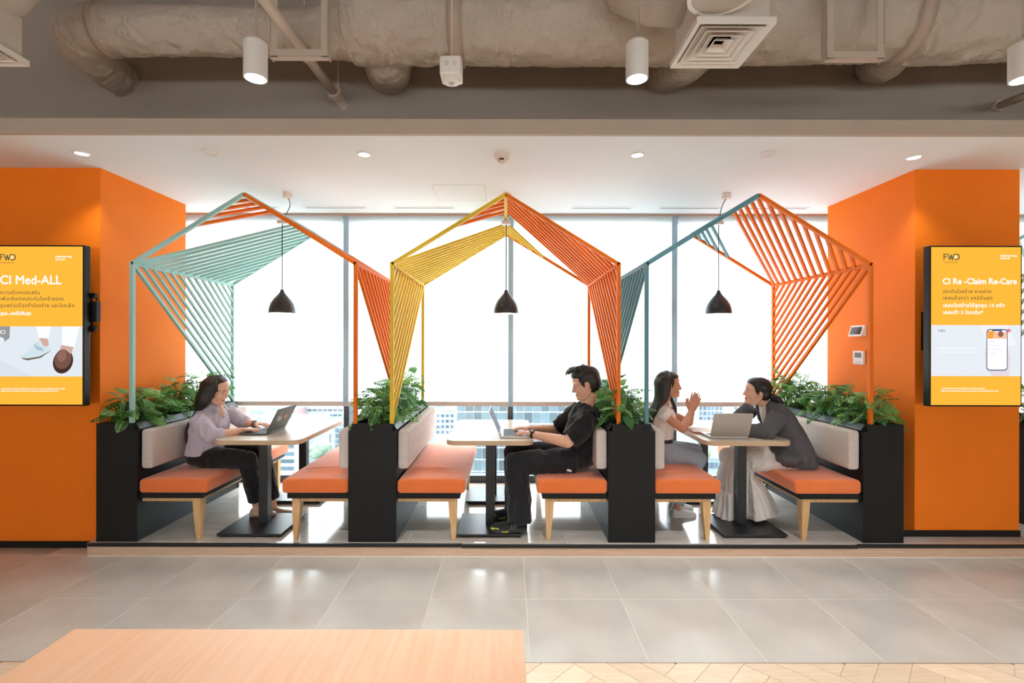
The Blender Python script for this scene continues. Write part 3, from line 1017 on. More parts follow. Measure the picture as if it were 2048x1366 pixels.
dpart('branch', [(at(770, 62, 3.0), .160), (at(774, 118, 3.22), .162), (at(776, 138, 3.42), .158), (at(777, 142, 3.56), .155)], amp=.006)
dpart('branch', [(at(1410, 65, 3.0), .15), (at(1375, 118, 3.2), .145), (at(1335, 142, 3.42), .135), (at(1318, 152, 3.56), .13)], amp=.006, seed=2)
dpart('branch', [(at(1805, 62, 3.0), .14), (at(1772, 120, 3.25), .13), (at(1745, 132, 3.45), .105), (at(1738, 134, 3.56), .10)], amp=.006, seed=5)

# trapeze hangers of angle steel
HG = mat('painted_angle_steel', rgb(190, 176, 160), .5, var=.03)
for (xa0, xa1, yb_, lb) in ((539, 655, 112, 'painted steel trapeze hanger around the narrow duct'), (1652, 1768, 116, 'painted steel trapeze hanger around the wide duct near the right screen')):
    Y = 2.66
    p, q2 = at(xa0, yb_, Y), at(xa1, yb_, Y)
    t = thing('duct_hanger', ((p.x + q2.x) / 2, Y, p.z), lb, 'hanger', 'trapeze hangers of the duct')
    for qq, s in ((p, 1), (q2, -1)):
        MB().box(qq.x - .002, qq.x + .002, Y, Y + .045, qq.z - .01, 4.2).build('upright', HG, t)
        MB().box(min(qq.x, qq.x + s * .04), max(qq.x, qq.x + s * .04), Y, Y + .004, qq.z - .012, 4.2).build('upright_flange', HG, t)
    MB().box(p.x, q2.x, Y - .004, Y, p.z, p.z + .036).build('cross_bar', HG, t)
    MB().box(p.x, q2.x, Y, Y + .04, p.z - .004, p.z).build('cross_bar_flange', HG, t)

# sprinkler pipe running back to the beam
pz = thing('sprinkler_pipe', (-1.21, 3.0, 3.37), 'pale sprinkler pipe passing under the duct to the beam', 'pipe')
pa, pb = at(512, -20, 2.40), at(668, 186, 3.40)
MB().tube([pa, pa + (pb - pa) * .5, pb], .030, 18).build('pipe', TAUPE_PIPE, pz, smooth=True)
mid = pa + (pb - pa) * .53
dirp = (pb - pa).normalized()
MB().tube([mid - dirp * .05, mid - dirp * .045, mid + dirp * .045, mid + dirp * .05], [.032, .037, .037, .032], 18).build('coupling', TAUPE_PIPE, pz, smooth=True, sharp=.6)
MB().tube([mid + Vector((0, 0, .03)), (mid.x, mid.y, 4.2)], .006, 8).build('hanger_rod', TAUPE_PIPE, pz)
MB().tube([pb - dirp * .03, pb + dirp * .05, pb + dirp * .09 + Vector((.01, .02, -.01)), pb + dirp * .1 + Vector((.02, .06, -.05)), pb + Vector((.06, .16, -.07))], [.036, .042, .042, .040, .036], 18).build('elbow_joint', TAUPE_PIPE, pz, smooth=True)
MB().lathe([(.05, -.02), (.05, .02)], pb, 18, M=Matrix.Rotation(R(75), 3, 'X')).build('clamp', TAUPE_PIPE, pz, smooth=True, sharp=.5)
MB().tube([pb + Vector((.02, .02, .03)), pb + Vector((.02, .02, .8))], .005, 8).build('hanger_rod', TAUPE_PIPE, pz)
p2_ = thing('drain_pipe', at(2020, 208, 3.4), 'pale pipe entering the beam at the right picture edge', 'pipe')
MB().tube([at(1992, 214, 3.55), at(2048, 192, 3.2), at(2120, 166, 2.9)], .028, 16).build('pipe', TAUPE_PIPE, p2_, smooth=True)
MB().lathe([(.04, -.02), (.04, .02)], at(1994, 213, 3.51), 16, M=Matrix.Rotation(R(90), 3, 'X')).build('flange', TAUPE_PIPE, p2_)

# ================================================================== FOREGROUND TABLE
fz = .75
fy = (CH - fz) * F / (1259 - VY)
x0, x1 = xa(150, fy), xa(1048, fy)
t = thing('large_table', ((x0 + x1) / 2, fy - .4, 0), 'pale wooden table top in the foreground below the booths', 'table')
MB().box(x0, x1, fy - .85, fy, fz - .035, fz).build('tabletop', BENCH_TOP, t, bevel=.002)
for lx in (x0 + .08, x1 - .08):
    for ly in (fy - .78, fy - .08):
        MB().box(lx - .03, lx + .03, ly - .03, ly + .03, 0, fz - .035).build('leg', BENCH_TOP, t, bevel=.003)
MB().box(x0 + .1, x1 - .1, fy - .1, fy - .07, fz - .10, fz - .035).build('apron', BENCH_TOP, t)

# ================================================================== WALL SCREENS
AMBER = mat_emit('screen_amber', rgb(253, 184, 60), 1.0)
S_WHITE = mat_emit('screen_white', rgb(255, 252, 248), 1.0)
S_DARK = mat_emit('screen_dark_lettering', rgb(96, 84, 62), 1.0)
S_LOGO = mat_emit('screen_logo_green', rgb(52, 78, 78), 1.0)
BEZEL = mat('black_bezel', rgb(14, 13, 12), .45, var=.04, spec=.3)
SH, SWD = 1.20, .69
SYF = 3.58

def flat(parent, name, pts, m, y, x0, z1):
    """Flat print on a screen; pts in millimetres from its upper left corner."""
    MB().prism([(x0 + a / 1000, y, z1 - b / 1000) for a, b in pts], (0, -.0004, 0)).build(name, m, parent)

def oval(cx, cy, rx, ry, n=24, rot=0.0):
    o = []
    for i in range(n):
        a = 2 * math.pi * i / n
        u, v = rx * math.cos(a), ry * math.sin(a)
        o.append((cx + u * math.cos(rot) - v * math.sin(rot), cy + u * math.sin(rot) + v * math.cos(rot)))
    return o

def logo(p, x, z, y, s, m, m2):
    """Slim sans letters FWD, the D with a small bright arrow in it."""
    w = .16 * s
    def bar(a, b, c, d):
        MB().prism([(x + q * s, y, z + r_ * s) for q, r_ in (a, b, c, d)], (0, -.0004, 0)).build('logo_stroke', m, p)
    bar((0, 0), (.14, 0), (.14, 1), (0, 1))
    bar((0, .86), (.62, .86), (.62, 1), (0, 1))
    bar((.1, .46), (.54, .46), (.54, .6), (.1, .6))
    xs = (.72, 1.02, 1.22, 1.42, 1.72)
    zs = (1, 0, .86, 0, 1)
    for i in range(4):
        bar((xs[i] - .07, zs[i]), (xs[i] + .08, zs[i]), (xs[i + 1] + .08, zs[i + 1]), (xs[i + 1] - .07, zs[i + 1]))
    outer = [(1.72, 0), (2.2, 0)] + [(2.2 + .42 * math.sin(R(a)), .5 - .5 * math.cos(R(a))) for a in range(0, 181, 15)] + [(1.72, 1), (1.72, .86), (2.18, .86)] + \
            [(2.18 + .28 * math.sin(R(a)), .5 - .36 * math.cos(R(a))) for a in range(180, -1, -15)] + [(1.72, .14)]
    MB().prism([(x + a * s, y, z + b * s) for a, b in outer], (0, -.0004, 0)).build('logo_stroke', m, p)
    if m2:
        MB().prism([(x + a * s, y, z + b * s) for a, b in ((1.86, .2), (2.2, .5), (1.86, .8))], (0, -.0004, 0)).build('logo_arrow', m2, p)

def screen(x0, z1, label):
    t = thing('display_screen', (x0 + SWD / 2, SYF + .03, z1 - SH), label, 'screen', 'portrait advertising screens on the orange walls')
    MB().box(x0, x0 + SWD, SYF, SYF + .055, z1 - SH, z1).build('housing', BEZEL, t, bevel=.003)
    b = .011
    pn = MB().box(x0 + b, x0 + SWD - b, SYF - .0015, SYF + .001, z1 - SH + b, z1 - b).build('panel', AMBER, t)
    return t, pn

# --- left screen
lz = CH + (VY - 493) / F * SYF + .004
lx0 = xa(168, SYF) - SWD
t, pn = screen(lx0, lz, 'portrait screen with amber insurance advert showing two shoes')
y1, y2 = SYF - .002, SYF - .003
k_ = SYF / F * 1000             # millimetres per pixel at the screen
X = lambda px: (xa(px, SYF) - lx0) * 1000
Z = lambda py: (lz - (CH - (py + 1.6 - VY) / F * SYF)) * 1000
flat(pn, 'photo', [(11, Z(653)), (679, Z(653)), (679, Z(753)), (11, Z(753))], mat_emit('advert_photo_floor', rgb(222, 229, 236), 1), y1, lx0, lz)
flat(pn, 'photo', [(11, Z(715)), (X(70), Z(753)), (11, Z(753))], mat_emit('advert_photo_tile', rgb(214, 222, 230), 1), y1 - .0004, lx0, lz)
flat(pn, 'photo_bag', [(11, Z(653)), (X(21), Z(653)), (X(20), Z(676)), (X(10), Z(684)), (11, Z(684))], mat_emit('advert_bag', rgb(150, 150, 152), 1), y2, lx0, lz)
flat(pn, 'photo_shoe', oval(X(0), Z(681), 36, 26), mat_emit('advert_toe', rgb(226, 236, 240), 1), y2 - .0003, lx0, lz)
logo(pn, xa(-8, SYF), lz - Z(668) / 1000, y2 - .0006, .028, S_WHITE, None)
flat(pn, 'photo_leg', [(X(74), Z(653)), (X(103), Z(653)), (X(97), Z(678)), (X(78), Z(676))], mat_emit('advert_trousers', rgb(246, 250, 252), 1), y2, lx0, lz)
flat(pn, 'photo_leg', [(X(126), Z(653)), (X(160), Z(653)), (X(149), Z(696)), (X(124), Z(692))], mat_emit('advert_trousers', rgb(246, 250, 252), 1), y2, lx0, lz)
flat(pn, 'photo_ankle', [(X(79), Z(676)), (X(96), Z(677)), (X(99), Z(690)), (X(90), Z(695)), (X(82), Z(686))], mat_emit('advert_skin', rgb(206, 168, 156), 1), y2 - .0003, lx0, lz)
flat(pn, 'photo_ankle', [(X(123), Z(690)), (X(148), Z(694)), (X(142), Z(712)), (X(120), Z(704))], mat_emit('advert_skin', rgb(220, 188, 172), 1), y2 - .0003, lx0, lz)
flat(pn, 'photo_shoe', [(X(42), Z(713)), (X(60), Z(700)), (X(72), Z(684)), (X(82), Z(681)), (X(88), Z(692)), (X(104), Z(697)), (X(104), Z(701)), (X(80), Z(713)), (X(56), Z(717)), (X(46), Z(716))], mat_emit('advert_sneaker', rgb(206, 224, 230), 1), y2 - .0006, lx0, lz)
flat(pn, 'photo_sole', [(X(42), Z(713)), (X(46), Z(716)), (X(56), Z(717)), (X(80), Z(713)), (X(104), Z(701)), (X(82), Z(716)), (X(56), Z(721)), (X(46), Z(718))], mat_emit('advert_sole', rgb(110, 104, 96), 1), y2 - .0007, lx0, lz)
for a in range(3):
    flat(pn, 'photo_lace', [(X(69 + 6 * a), Z(689 + 3 * a)), (X(71 + 6 * a), Z(688 + 3 * a)), (X(78 + 5 * a), Z(700 + a)), (X(76 + 5 * a), Z(701 + a))], mat_emit('advert_lace', rgb(150, 172, 184), 1), y2 - .0009, lx0, lz)
flat(pn, 'photo_shoe', oval(X(127), Z(723), 73, 92, 28, .35), mat_emit('advert_loafer_dark', rgb(70, 48, 44), 1), y2 - .0006, lx0, lz)
flat(pn, 'photo_shoe', oval(X(127), Z(718), 62, 76, 28, .35), mat_emit('advert_loafer', rgb(118, 82, 72), 1), y2 - .0009, lx0, lz)
flat(pn, 'photo_shoe', oval(X(125), Z(712), 34, 44, 24, .35), mat_emit('advert_loafer_light', rgb(142, 104, 92), 1), y2 - .0012, lx0, lz)
flat(pn, 'photo_ankle', [(X(122), Z(700)), (X(147), Z(697)), (X(142), Z(708)), (X(133), Z(700))], mat_emit('advert_skin', rgb(220, 188, 172), 1), y2 - .0014, lx0, lz)
logo(pn, xa(0, SYF), lz - Z(521) / 1000, y2, .046, S_LOGO, S_WHITE)
text('insurance', .0215, S_DARK, pn, xa(0, SYF), y2, lz - Z(527) / 1000, 'small_lettering', spacing=1.25)
text('Celebrate living', .0195, S_WHITE, pn, xa(111, SYF), y2, lz - Z(515) / 1000, 'small_lettering', .0008)
text('fwd.co.th', .0195, S_WHITE, pn, xa(111, SYF), y2, lz - Z(520.5) / 1000, 'small_lettering', .0008)
text('CI Med-ALL', .0925, S_WHITE, pn, xa(0, SYF), y2, lz - Z(568.5) / 1000, 'headline', .0019)
for body, py, wpx in (('ความคุ้มครองเสริม', 588.5, 79), ('เพิ่มเติมจากประกันโรคร้ายแรง', 601, 124), ('ดูแลต่อเนื่องทั้งโรคร้าย และโรคเล็ก', 614.5, 143)):
    text(body, .0345, S_DARK, pn, xa(1, SYF), y2, lz - Z(py) / 1000, 'lettering', .0005, 1.14)
text('ดูแล...แคร์ไม่สิ้นสุด', .0315, S_WHITE, pn, xa(1, SYF), y2, lz - Z(630) / 1000, 'lettering', .0012)
for body, py in (('*เฉพาะโรคร้ายแรงตามที่ระบุไว้ในกรมธรรม์เท่านั้น รายละเอียดเป็นไปตามเงื่อนไขบริษัท', 779), ('ผู้ซื้อควรทำความเข้าใจในรายละเอียดความคุ้มครองก่อนตัดสินใจทำประกันภัย', 783.5)):
    text(body, .0145, S_WHITE, pn, xa(3, SYF), y2, lz - Z(py) / 1000, 'fine_print', .0004)
# wall bracket behind the left screen
MB().box(xa(168, SYF) - .25, xa(178, SYF) + .004, SYF + .06, SYF + .10, CH + .155, CH + .31).build('bracket_arm', BEZEL, t, bevel=.004)
MB().box(xa(168, SYF) - .3, xa(168, SYF) - .1, SYF + .055, COLY - .001, CH + .08, CH + .36).build('wall_plate', BEZEL, t)
for dz2 in (.355, .105):
    MB().lathe([(.02, -.012), (.02, .012)], (xa(168, SYF) + .012, SYF + .07, CH + dz2), 16, M=Matrix.Rotation(R(90), 3, 'X')).build('bracket_knob', BEZEL, t, smooth=True, sharp=.5)
MB().tube([(xa(168, SYF) + .02, SYF + .08, CH + .35), (xa(168, SYF) + .03, SYF + .08, CH + .32)], .006, 8).build('bracket_lever', BEZEL, t)

# --- right screen
rz = CH + (VY - 492 + 1.6) / F * SYF + .003
rx0 = xa(1859, SYF)
t, pn = screen(rx0, rz, 'portrait screen with amber insurance advert showing a phone')
X = lambda px: (xa(px, SYF) - rx0) * 1000
Z = lambda py: (rz - (CH - (py - 1.6 - VY) / F * SYF)) * 1000
flat(pn, 'photo', [(11, Z(650)), (679, Z(650)), (679, Z(752)), (11, Z(752))], mat_emit('advert_photo_grey', rgb(228, 233, 240), 1), y1, rx0, rz)
flat(pn, 'photo_paper', [(X(1960), Z(652)), (X(2012), Z(650)), (X(2034), Z(690)), (X(1975), Z(694))], mat_emit('advert_paper', rgb(238, 238, 244), 1), y2, rx0, rz)
flat(pn, 'photo_heart', oval(X(2016), Z(661), 18, 14), mat_emit('advert_red', rgb(226, 130, 150), 1), y2 - .0002, rx0, rz)
flat(pn, 'photo_hand', [(X(1969), Z(700)), (X(1976), Z(692)), (X(2012), Z(690)), (X(2020), Z(712)), (X(2018), Z(752)), (X(1985), Z(752)), (X(1970), Z(735))], mat_emit('advert_hand', rgb(226, 214, 222), 1), y2 - .0002, rx0, rz)
def rr_px(a, b, c, d, r_):
    w, h = X(b) - X(a), Z(d) - Z(c)
    return [((X(a) + X(b)) / 2 + u, (Z(c) + Z(d)) / 2 + v) for u, v in rrect(w, h, r_, 4)]
flat(pn, 'photo_phone', rr_px(1972, 2014, 658, 741, 24), mat_emit('advert_phone_edge', rgb(66, 84, 120), 1), y2 - .0005, rx0, rz)
flat(pn, 'photo_phone_screen', rr_px(1973.5, 2012.5, 660, 739, 20), mat_emit('advert_phone_white', rgb(250, 250, 252), 1), y2 - .0009, rx0, rz)
flat(pn, 'photo_phone_top', [(X(1974), Z(664)), (X(2012), Z(664)), (X(2012), Z(677)), (X(1974), Z(677))], mat_emit('advert_phone_top', rgb(244, 190, 150), 1), y2 - .0013, rx0, rz)
flat(pn, 'photo_phone_top', [(X(1974), Z(662)), (X(1987), Z(662)), (X(1984), Z(677)), (X(1974), Z(677))], mat_emit('advert_phone_orange', rgb(246, 160, 60), 1), y2 - .0015, rx0, rz)
flat(pn, 'photo_phone_face', oval(X(2000), Z(668), 20, 22), mat_emit('advert_phone_face', rgb(150, 96, 84), 1), y2 - .0016, rx0, rz)
flat(pn, 'photo_phone_notch', rr_px(1983, 2003, 658.5, 662, 6), mat_emit('advert_phone_edge', rgb(66, 84, 120), 1), y2 - .0017, rx0, rz)
for k in range(4):
    flat(pn, 'photo_phone_line', [(X(1976), Z(682 + 8 * k)), (X(1976 + (12, 20, 26, 16)[k]), Z(682 + 8 * k)), (X(1976 + (12, 20, 26, 16)[k]), Z(683 + 8 * k)), (X(1976), Z(683 + 8 * k))], mat_emit('advert_grey_line', rgb(214, 218, 226), 1), y2 - .0017, rx0, rz)
logo(pn, xa(1876.5, SYF), rz - Z(664) / 1000, y2, .019, mat_emit('advert_small_logo', rgb(110, 126, 136), 1), None)
for k in range(2):
    flat(pn, 'photo_caption', [(X(1877), Z(695 + 8 * k)), (X(1950), Z(695 + 8 * k)), (X(1950), Z(697.5 + 8 * k)), (X(1877), Z(697.5 + 8 * k))], mat_emit('advert_caption', rgb(240, 243, 247), 1), y2, rx0, rz)
logo(pn, xa(1886, SYF), rz - Z(520) / 1000, y2, .046, S_LOGO, S_WHITE)
text('insurance', .0215, S_DARK, pn, xa(1886, SYF), y2, rz - Z(526) / 1000, 'small_lettering', spacing=1.25)
text('Celebrate living', .0195, S_WHITE, pn, xa(1999, SYF), y2, rz - Z(513) / 1000, 'small_lettering', .0008)
text('fwd.co.th', .0195, S_WHITE, pn, xa(1999, SYF), y2, rz - Z(518) / 1000, 'small_lettering', .0008)
text('CI Re -Claim Re-Care', .062, S_WHITE, pn, xa(1884, SYF), y2, rz - Z(568) / 1000, 'headline', .0019)
for body, py in (('ประกันโรคร้าย หายห่วง', 586), ('เคลมขั้นกว่า แคร์ขั้นสุด', 599)):
    text(body, .0347, S_DARK, pn, xa(1885, SYF), y2, rz - Z(py) / 1000, 'lettering', .0005, 1.14)
for body, py in (('เคลมโรคร้ายได้สูงสุด 14 ครั้ง', 614), ('เคลมซ้ำ 5 โรคเดิม*', 628)):
    text(body, .036, S_WHITE, pn, xa(1885, SYF), y2, rz - Z(py) / 1000, 'lettering', .0013, 1.10)
for body, py in (('*เฉพาะโรคร้ายแรงตามที่ระบุไว้ในกรมธรรม์ คุ้มครองสูงสุด', 778), ('ผู้ซื้อควรทำความเข้าใจในรายละเอียดความคุ้มครองก่อนตัดสินใจทำประกันภัย', 783)):
    text(body, .0145, S_WHITE, pn, xa(1882, SYF), y2, rz - Z(py) / 1000, 'fine_print', .0004)
MB().box(rx0 + .1, rx0 + .5, SYF + .055, COLY - .001, CH - .05, CH + .25).build('wall_plate', BEZEL, t)

# ================================================================== WALL CONTROLLERS on the right column's side face
wx = 3.2
def onwall(px):     # depth of a pixel column on that face
    return wx * F / (px - VX)
ya, yb = onwall(1733), onwall(1706)
zc = lambda py, y: CH - (py - 1.6 - VY) / F * y
t = thing('access_reader', (wx - .03, (ya + yb) / 2, zc(672, ya)), 'white tilted touch panel on the right orange column', 'wall panel')
yc_ = (ya + yb) / 2
za, zb = zc(673, yc_), zc(651, yc_)
MB().prism([(wx, ya, za), (wx - .05, ya, za), (wx - .018, ya, zb), (wx, ya, zb)], (0, yb - ya, 0)).build('housing', WHITE_PLASTIC, t, bevel=.002)
fa, fb = Vector((wx - .05, 0, za)), Vector((wx - .018, 0, zb))
dn = Vector((fb.z - fa.z, 0, -(fb.x - fa.x))).normalized() * -1
pt = lambda u, y: fa + (fb - fa) * u + Vector((0, y, 0)) + dn * .0012
MB().prism([pt(.18, ya + .018), pt(.18, yb - .018), pt(.84, yb - .018), pt(.84, ya + .018)], dn * .001).build('display', mat('dark_panel_glass', rgb(30, 30, 32), .1), t)
t = thing('thermostat', (wx - .02, yc_, zc(730, yc_)), 'white rectangular thermostat below the tilted touch panel', 'thermostat')
ya, yb = onwall(1731), onwall(1710)
za, zb = zc(729, yc_), zc(702, yc_)
MB().box(wx - .02, wx, ya, yb, za, zb).build('housing', WHITE_PLASTIC, t, bevel=.003)
MB().box(wx - .0215, wx - .019, ya + .025, yb - .025, za + .062, zb - .016).build('display', mat('grey_lcd', rgb(96, 108, 108), .2), t)
for k in range(3):
    MB().box(wx - .0225, wx - .019, ya + .02 + k * .028, ya + .04 + k * .028, za + .016, za + .024).build('button', mat('grey_button', rgb(190, 188, 184), .5), t)

# ================================================================== LAPTOPS AND NOTEBOOK
TZ = .8352
def laptop(loc, rot, w, d, lid_len, lid_ang, m_body, m_lid, label, screen_col, stickers=False):
    """Local axes: x across, y from the user's edge (0) to the hinge (d), lid rises from the hinge, leaning back by lid_ang."""
    t = thing('laptop', loc, label, 'laptop', 'open laptops on the booth tables')
    t.rotation_euler = (0, 0, rot)
    def put(mb, name, m, parent=None, **k):
        me = mb.mesh(name, **k)
        me.materials.append(m)
        o = bpy.data.objects.new(name, me)
        C.objects.link(o)
        o.parent = parent or t
        return o
    th = .015
    base = put(MB().prism([(a, b + d / 2, .0015) for a, b in rrect(w, d, .012, 4)], (0, 0, th)), 'base', m_body, bevel=.0015, seg=1)
    put(MB().box(-w / 2 + .02, w / 2 - .02, d * .38, d * .88, th + .0012, th + .0022), 'keyboard_well', mat('dark_keys', rgb(40, 42, 46), .5), base)
    kw = (w - .05) / 12
    keys = MB()
    for j in range(5):
        for i in range(12):
            kx = -w / 2 + .025 + i * kw
            keys.box(kx + .001, kx + kw - .001, d * .40 + j * d * .094, d * .40 + j * d * .094 + d * .08, th + .002, th + .0036)
    ko = put(keys, 'keys', mat('keycap', rgb(70, 72, 78), .5), base)
    ko['kind'] = 'stuff'
    put(MB().box(-.05, .05, d * .06, d * .33, th + .0012, th + .0020), 'touchpad', mat('touchpad', rgb(168, 168, 170), .3), base)
    lv = Vector((0, math.sin(lid_ang), math.cos(lid_ang)))
    ln = Vector((0, -math.cos(lid_ang), math.sin(lid_ang)))
    h0 = Vector((0, d - .006, th + .002))
    out = rrect(w, lid_len, .012, 4)
    P = lambda a, b, e: h0 + Vector((a, 0, 0)) + lv * (b + lid_len / 2) + ln * e
    lid = put(MB().prism([P(a, b, 0) for a, b in out], -ln * .007), 'lid', m_lid, bevel=.001, seg=1)
    put(MB().prism([P(a, b, .0008) for a, b in rrect(w - .006, lid_len - .006, .01, 3)], -ln * .0008), 'bezel', mat('laptop_bezel', rgb(22, 22, 24), .3), lid)
    put(MB().prism([P(a, b + .004, .0014) for a, b in rrect(w - .022, lid_len - .034, .003, 2)], -ln * .0005), 'screen', mat_emit('laptop_screen', screen_col, .55), lid)
    put(MB().tube([h0 + Vector((-w / 2 + .04, 0, -.002)), h0 + Vector((w / 2 - .04, 0, -.002))], .006, 10), 'hinge', m_body, smooth=True)
    if stickers:
        for (a, b, r_, c, sq) in ((-.055, .01, .020, rgb(226, 140, 112), 1), (-.03, .02, .012, rgb(214, 100, 90), 1), (.06, .005, .022, rgb(178, 176, 174), 2), (.075, .055, .024, rgb(120, 104, 112), 1.4), (.09, .03, .012, rgb(200, 190, 180), 1)):
            put(MB().prism([P(a + u * r_ * sq, b + v * r_, -.0072) for u, v in oval(0, 0, 1, 1, 14)], -ln * .0004), 'sticker', mat('sticker_%d' % int(a * 1000), c, .4), lid)
    else:
        pass
    return t
DARKGREY = mat('dark_grey_laptop', rgb(84, 84, 86), .35, metal=.5, var=.03)
SILVER = mat('silver_laptop', rgb(196, 190, 184), .32, metal=.65, var=.02)
LAP1 = laptop((-2.24, 4.19, TZ), R(-90), .355, .225, .225, R(27), DARKGREY, DARKGREY, 'dark grey laptop with stickers on its lid', rgb(190, 205, 220), True)
LAP2 = laptop((.175, 4.08, TZ), R(90), .345, .235, .225, R(24), SILVER, SILVER, 'silver laptop the man in black types on, screen glowing', rgb(186, 204, 224))
LAP3 = laptop((1.812, 4.14, TZ), R(180), .315, .225, .215, R(22), SILVER, SILVER, 'silver laptop with its back to the camera beside the blazer woman', rgb(190, 200, 215))
# notebook
t = thing('notebook', (1.70, 4.23, TZ), 'closed notebook with pink page edge beside the folded hands', 'notebook')
t.rotation_euler = (0, 0, R(-6))
def put(mb, name, m, parent, **k):
    me = mb.mesh(name, **k)
    me.materials.append(m)
    o = bpy.data.objects.new(name, me)
    C.objects.link(o)
    o.parent = parent
    return o
put(MB().box(-.085, .085, -.115, .115, .002, .004), 'cover', mat('notebook_cover', rgb(190, 150, 128), .6), t)
put(MB().box(-.083, .083, -.113, .113, .004, .015), 'pages', mat('notebook_pages', rgb(216, 116, 96), .8), t)
put(MB().box(-.085, .085, -.115, .115, .015, .017), 'cover', mat('notebook_cover_top', rgb(226, 208, 194), .6, var=.04), t)

# ================================================================== PLANTS
def leaf_mesh(seed, holes=True):
    r_ = random.Random(seed)
    L_, W_ = 1.0, .52
    N = 9
    def width(t_):
        return W_ / 2 * (math.sin(math.pi * min(1, t_ * .92 + .10)) ** .62) * (1 - .30 * t_) * 1.28 if t_ < 1 else 0
    def P(t_, s):
        w = width(t_) * s
        x = t_ * L_ - (.06 * abs(s) * (1 - t_) * 2 if t_ < .3 else 0)
        z = .10 * math.sin(t_ * 2.2) - .34 * t_ * t_ - .22 * abs(w) + .03 * math.sin(t_ * 12 + 3 * abs(s)) * abs(s)
        return (x, w, z)
    vs_, fs_ = [], []
    cols = [0, .16, .78, 1.0]
    for sgn in (-1, 1):
        b0 = len(vs_)
        for i in range(N + 1):
            t_ = i / N
            for c in cols:
                sh = .07 * (c if 0 < c < 1 else c * .8)
                vs_.append(P(min(1, t_ + sh * (1 - t_)), sgn * c))
        for i in range(N):
            for j in range(3):
                if holes and j == 1 and 1 <= i <= N - 3:
                    # rib between two holes: a narrow quad
                    a = b0 + i * 4 + 1
                    p00, p01 = Vector(vs_[a]), Vector(vs_[a + 1])
                    p10, p11 = Vector(vs_[a + 4]), Vector(vs_[a + 5])
                    k = len(vs_)
                    f_ = .42 + .12 * r_.random()
                    vs_ += [tuple(p00.lerp(p10, f_)), tuple(p01.lerp(p11, f_))]
                    q = (a, a + 1, k + 1, k)
                    fs_.append(q if sgn > 0 else q[::-1])
                    continue
                a = b0 + i * 4 + j
                q = (a, a + 1, a + 5, a + 4)
                fs_.append(q if sgn > 0 else q[::-1])
    me = bpy.data.meshes.new('leaf')
    me.from_pydata(vs_, [], fs_)
    me.shade_smooth()
    return me

def leaf_material(name, c1, c2):
    m = bpy.data.materials.new(name)
    m.use_nodes = True
    N, L = m.node_tree.nodes, m.node_tree.links
    p = N['Principled BSDF']
    p.inputs['Roughness'].default_value = .38
    oi = N.new('ShaderNodeObjectInfo')
    cr = N.new('ShaderNodeValToRGB')
    cr.color_ramp.elements[0].color = c1
    cr.color_ramp.elements[1].color = c2
    L.new(oi.outputs['Random'], cr.inputs[0])
    tc = N.new('ShaderNodeTexCoord')
    nz = N.new('ShaderNodeTexNoise')
    nz.inputs['Scale'].default_value = 9
    L.new(tc.outputs['Object'], nz.inputs['Vector'])
    mr = N.new('ShaderNodeMapRange')
    mr.inputs['To Min'].default_value = .7
    mr.inputs['To Max'].default_value = 1.3
    L.new(nz.outputs['Fac'], mr.inputs['Value'])
    vm = N.new('ShaderNodeVectorMath')
    vm.operation = 'SCALE'
    L.new(cr.outputs[0], vm.inputs[0])
    L.new(mr.outputs['Result'], vm.inputs['Scale'])
    L.new(vm.outputs[0], p.inputs['Base Color'])
    tr = N.new('ShaderNodeBsdfTranslucent')
    L.new(vm.outputs[0], tr.inputs[0])
    mx = N.new('ShaderNodeMixShader')
    mx.inputs[0].default_value = .35
    L.new(p.outputs[0], mx.inputs[1])
    L.new(tr.outputs[0], mx.inputs[2])
    L.new(mx.outputs[0], N['Material Output'].inputs[0])
    return m
LEAF = leaf_material('monstera_leaf', rgb(42, 106, 46), rgb(138, 194, 102))
STEM = mat('plant_stem', rgb(74, 104, 50), .5, var=.1)
LEAVES = [leaf_mesh(1), leaf_mesh(2), leaf_mesh(3), leaf_mesh(4, False)]
for me in LEAVES:
    me.materials.append(LEAF)
    md = None

def plant(x, y, z, h, spread, n, label, xlim, seed):
    r_ = random.Random(seed)
    t = thing('monstera_plant', (x, y, z), label, 'plant', 'leafy monstera plants in the planter boxes')
    stems = MB()
    for i in range(n):
        az = 2 * math.pi * (i * .381966 + r_.uniform(-.08, .08))
        el = (i + .5) / n
        rad = spread * (.25 + .75 * math.sqrt(1 - el * .75)) * r_.uniform(.65, 1.05)
        zz = h * (.18 + .82 * el) * r_.uniform(.8, 1.06)
        bx, by = rad * math.cos(az), rad * math.sin(az)
        bx = max(min(bx, xlim[1] - x - .02), xlim[0] - x + .02)
        s = r_.uniform(.10, .165) * (1 if el < .8 else .95)
        p0 = Vector((r_.uniform(-.03, .03), r_.uniform(-.04, .04), -.01))
        p2 = Vector((bx * .72, by * .72, zz))
        p1 = Vector((bx * .25, by * .25, zz * .7))
        pts = [p0.lerp(p1, k / 4).lerp(p1.lerp(p2, k / 4), k / 4) for k in range(5)]
        stems.tube(pts, [.0035, .003, .0028, .0024, .002], 5)
        o = bpy.data.objects.new('leaf', LEAVES[r_.choice((0, 0, 1, 1, 2, 2, 3))])
        C.objects.link(o)
        o.parent = t
        o.location = pts[-1]
        tilt = r_.uniform(-.35, .75) if el < .85 else r_.uniform(-.7, .1)
        o.rotation_euler = (r_.uniform(-.6, .6), tilt, az + r_.uniform(-.7, .7))
        o.scale = (s, s * r_.uniform(.85, 1.1), s)
    me = stems.mesh('stems', smooth=True)
    me.materials.append(STEM)
    o = bpy.data.objects.new('stems', me)
    C.objects.link(o)
    o.parent = t
    return t
POS = ['nearest the camera', 'second from the front', 'in the middle', 'second from the window', 'by the window']
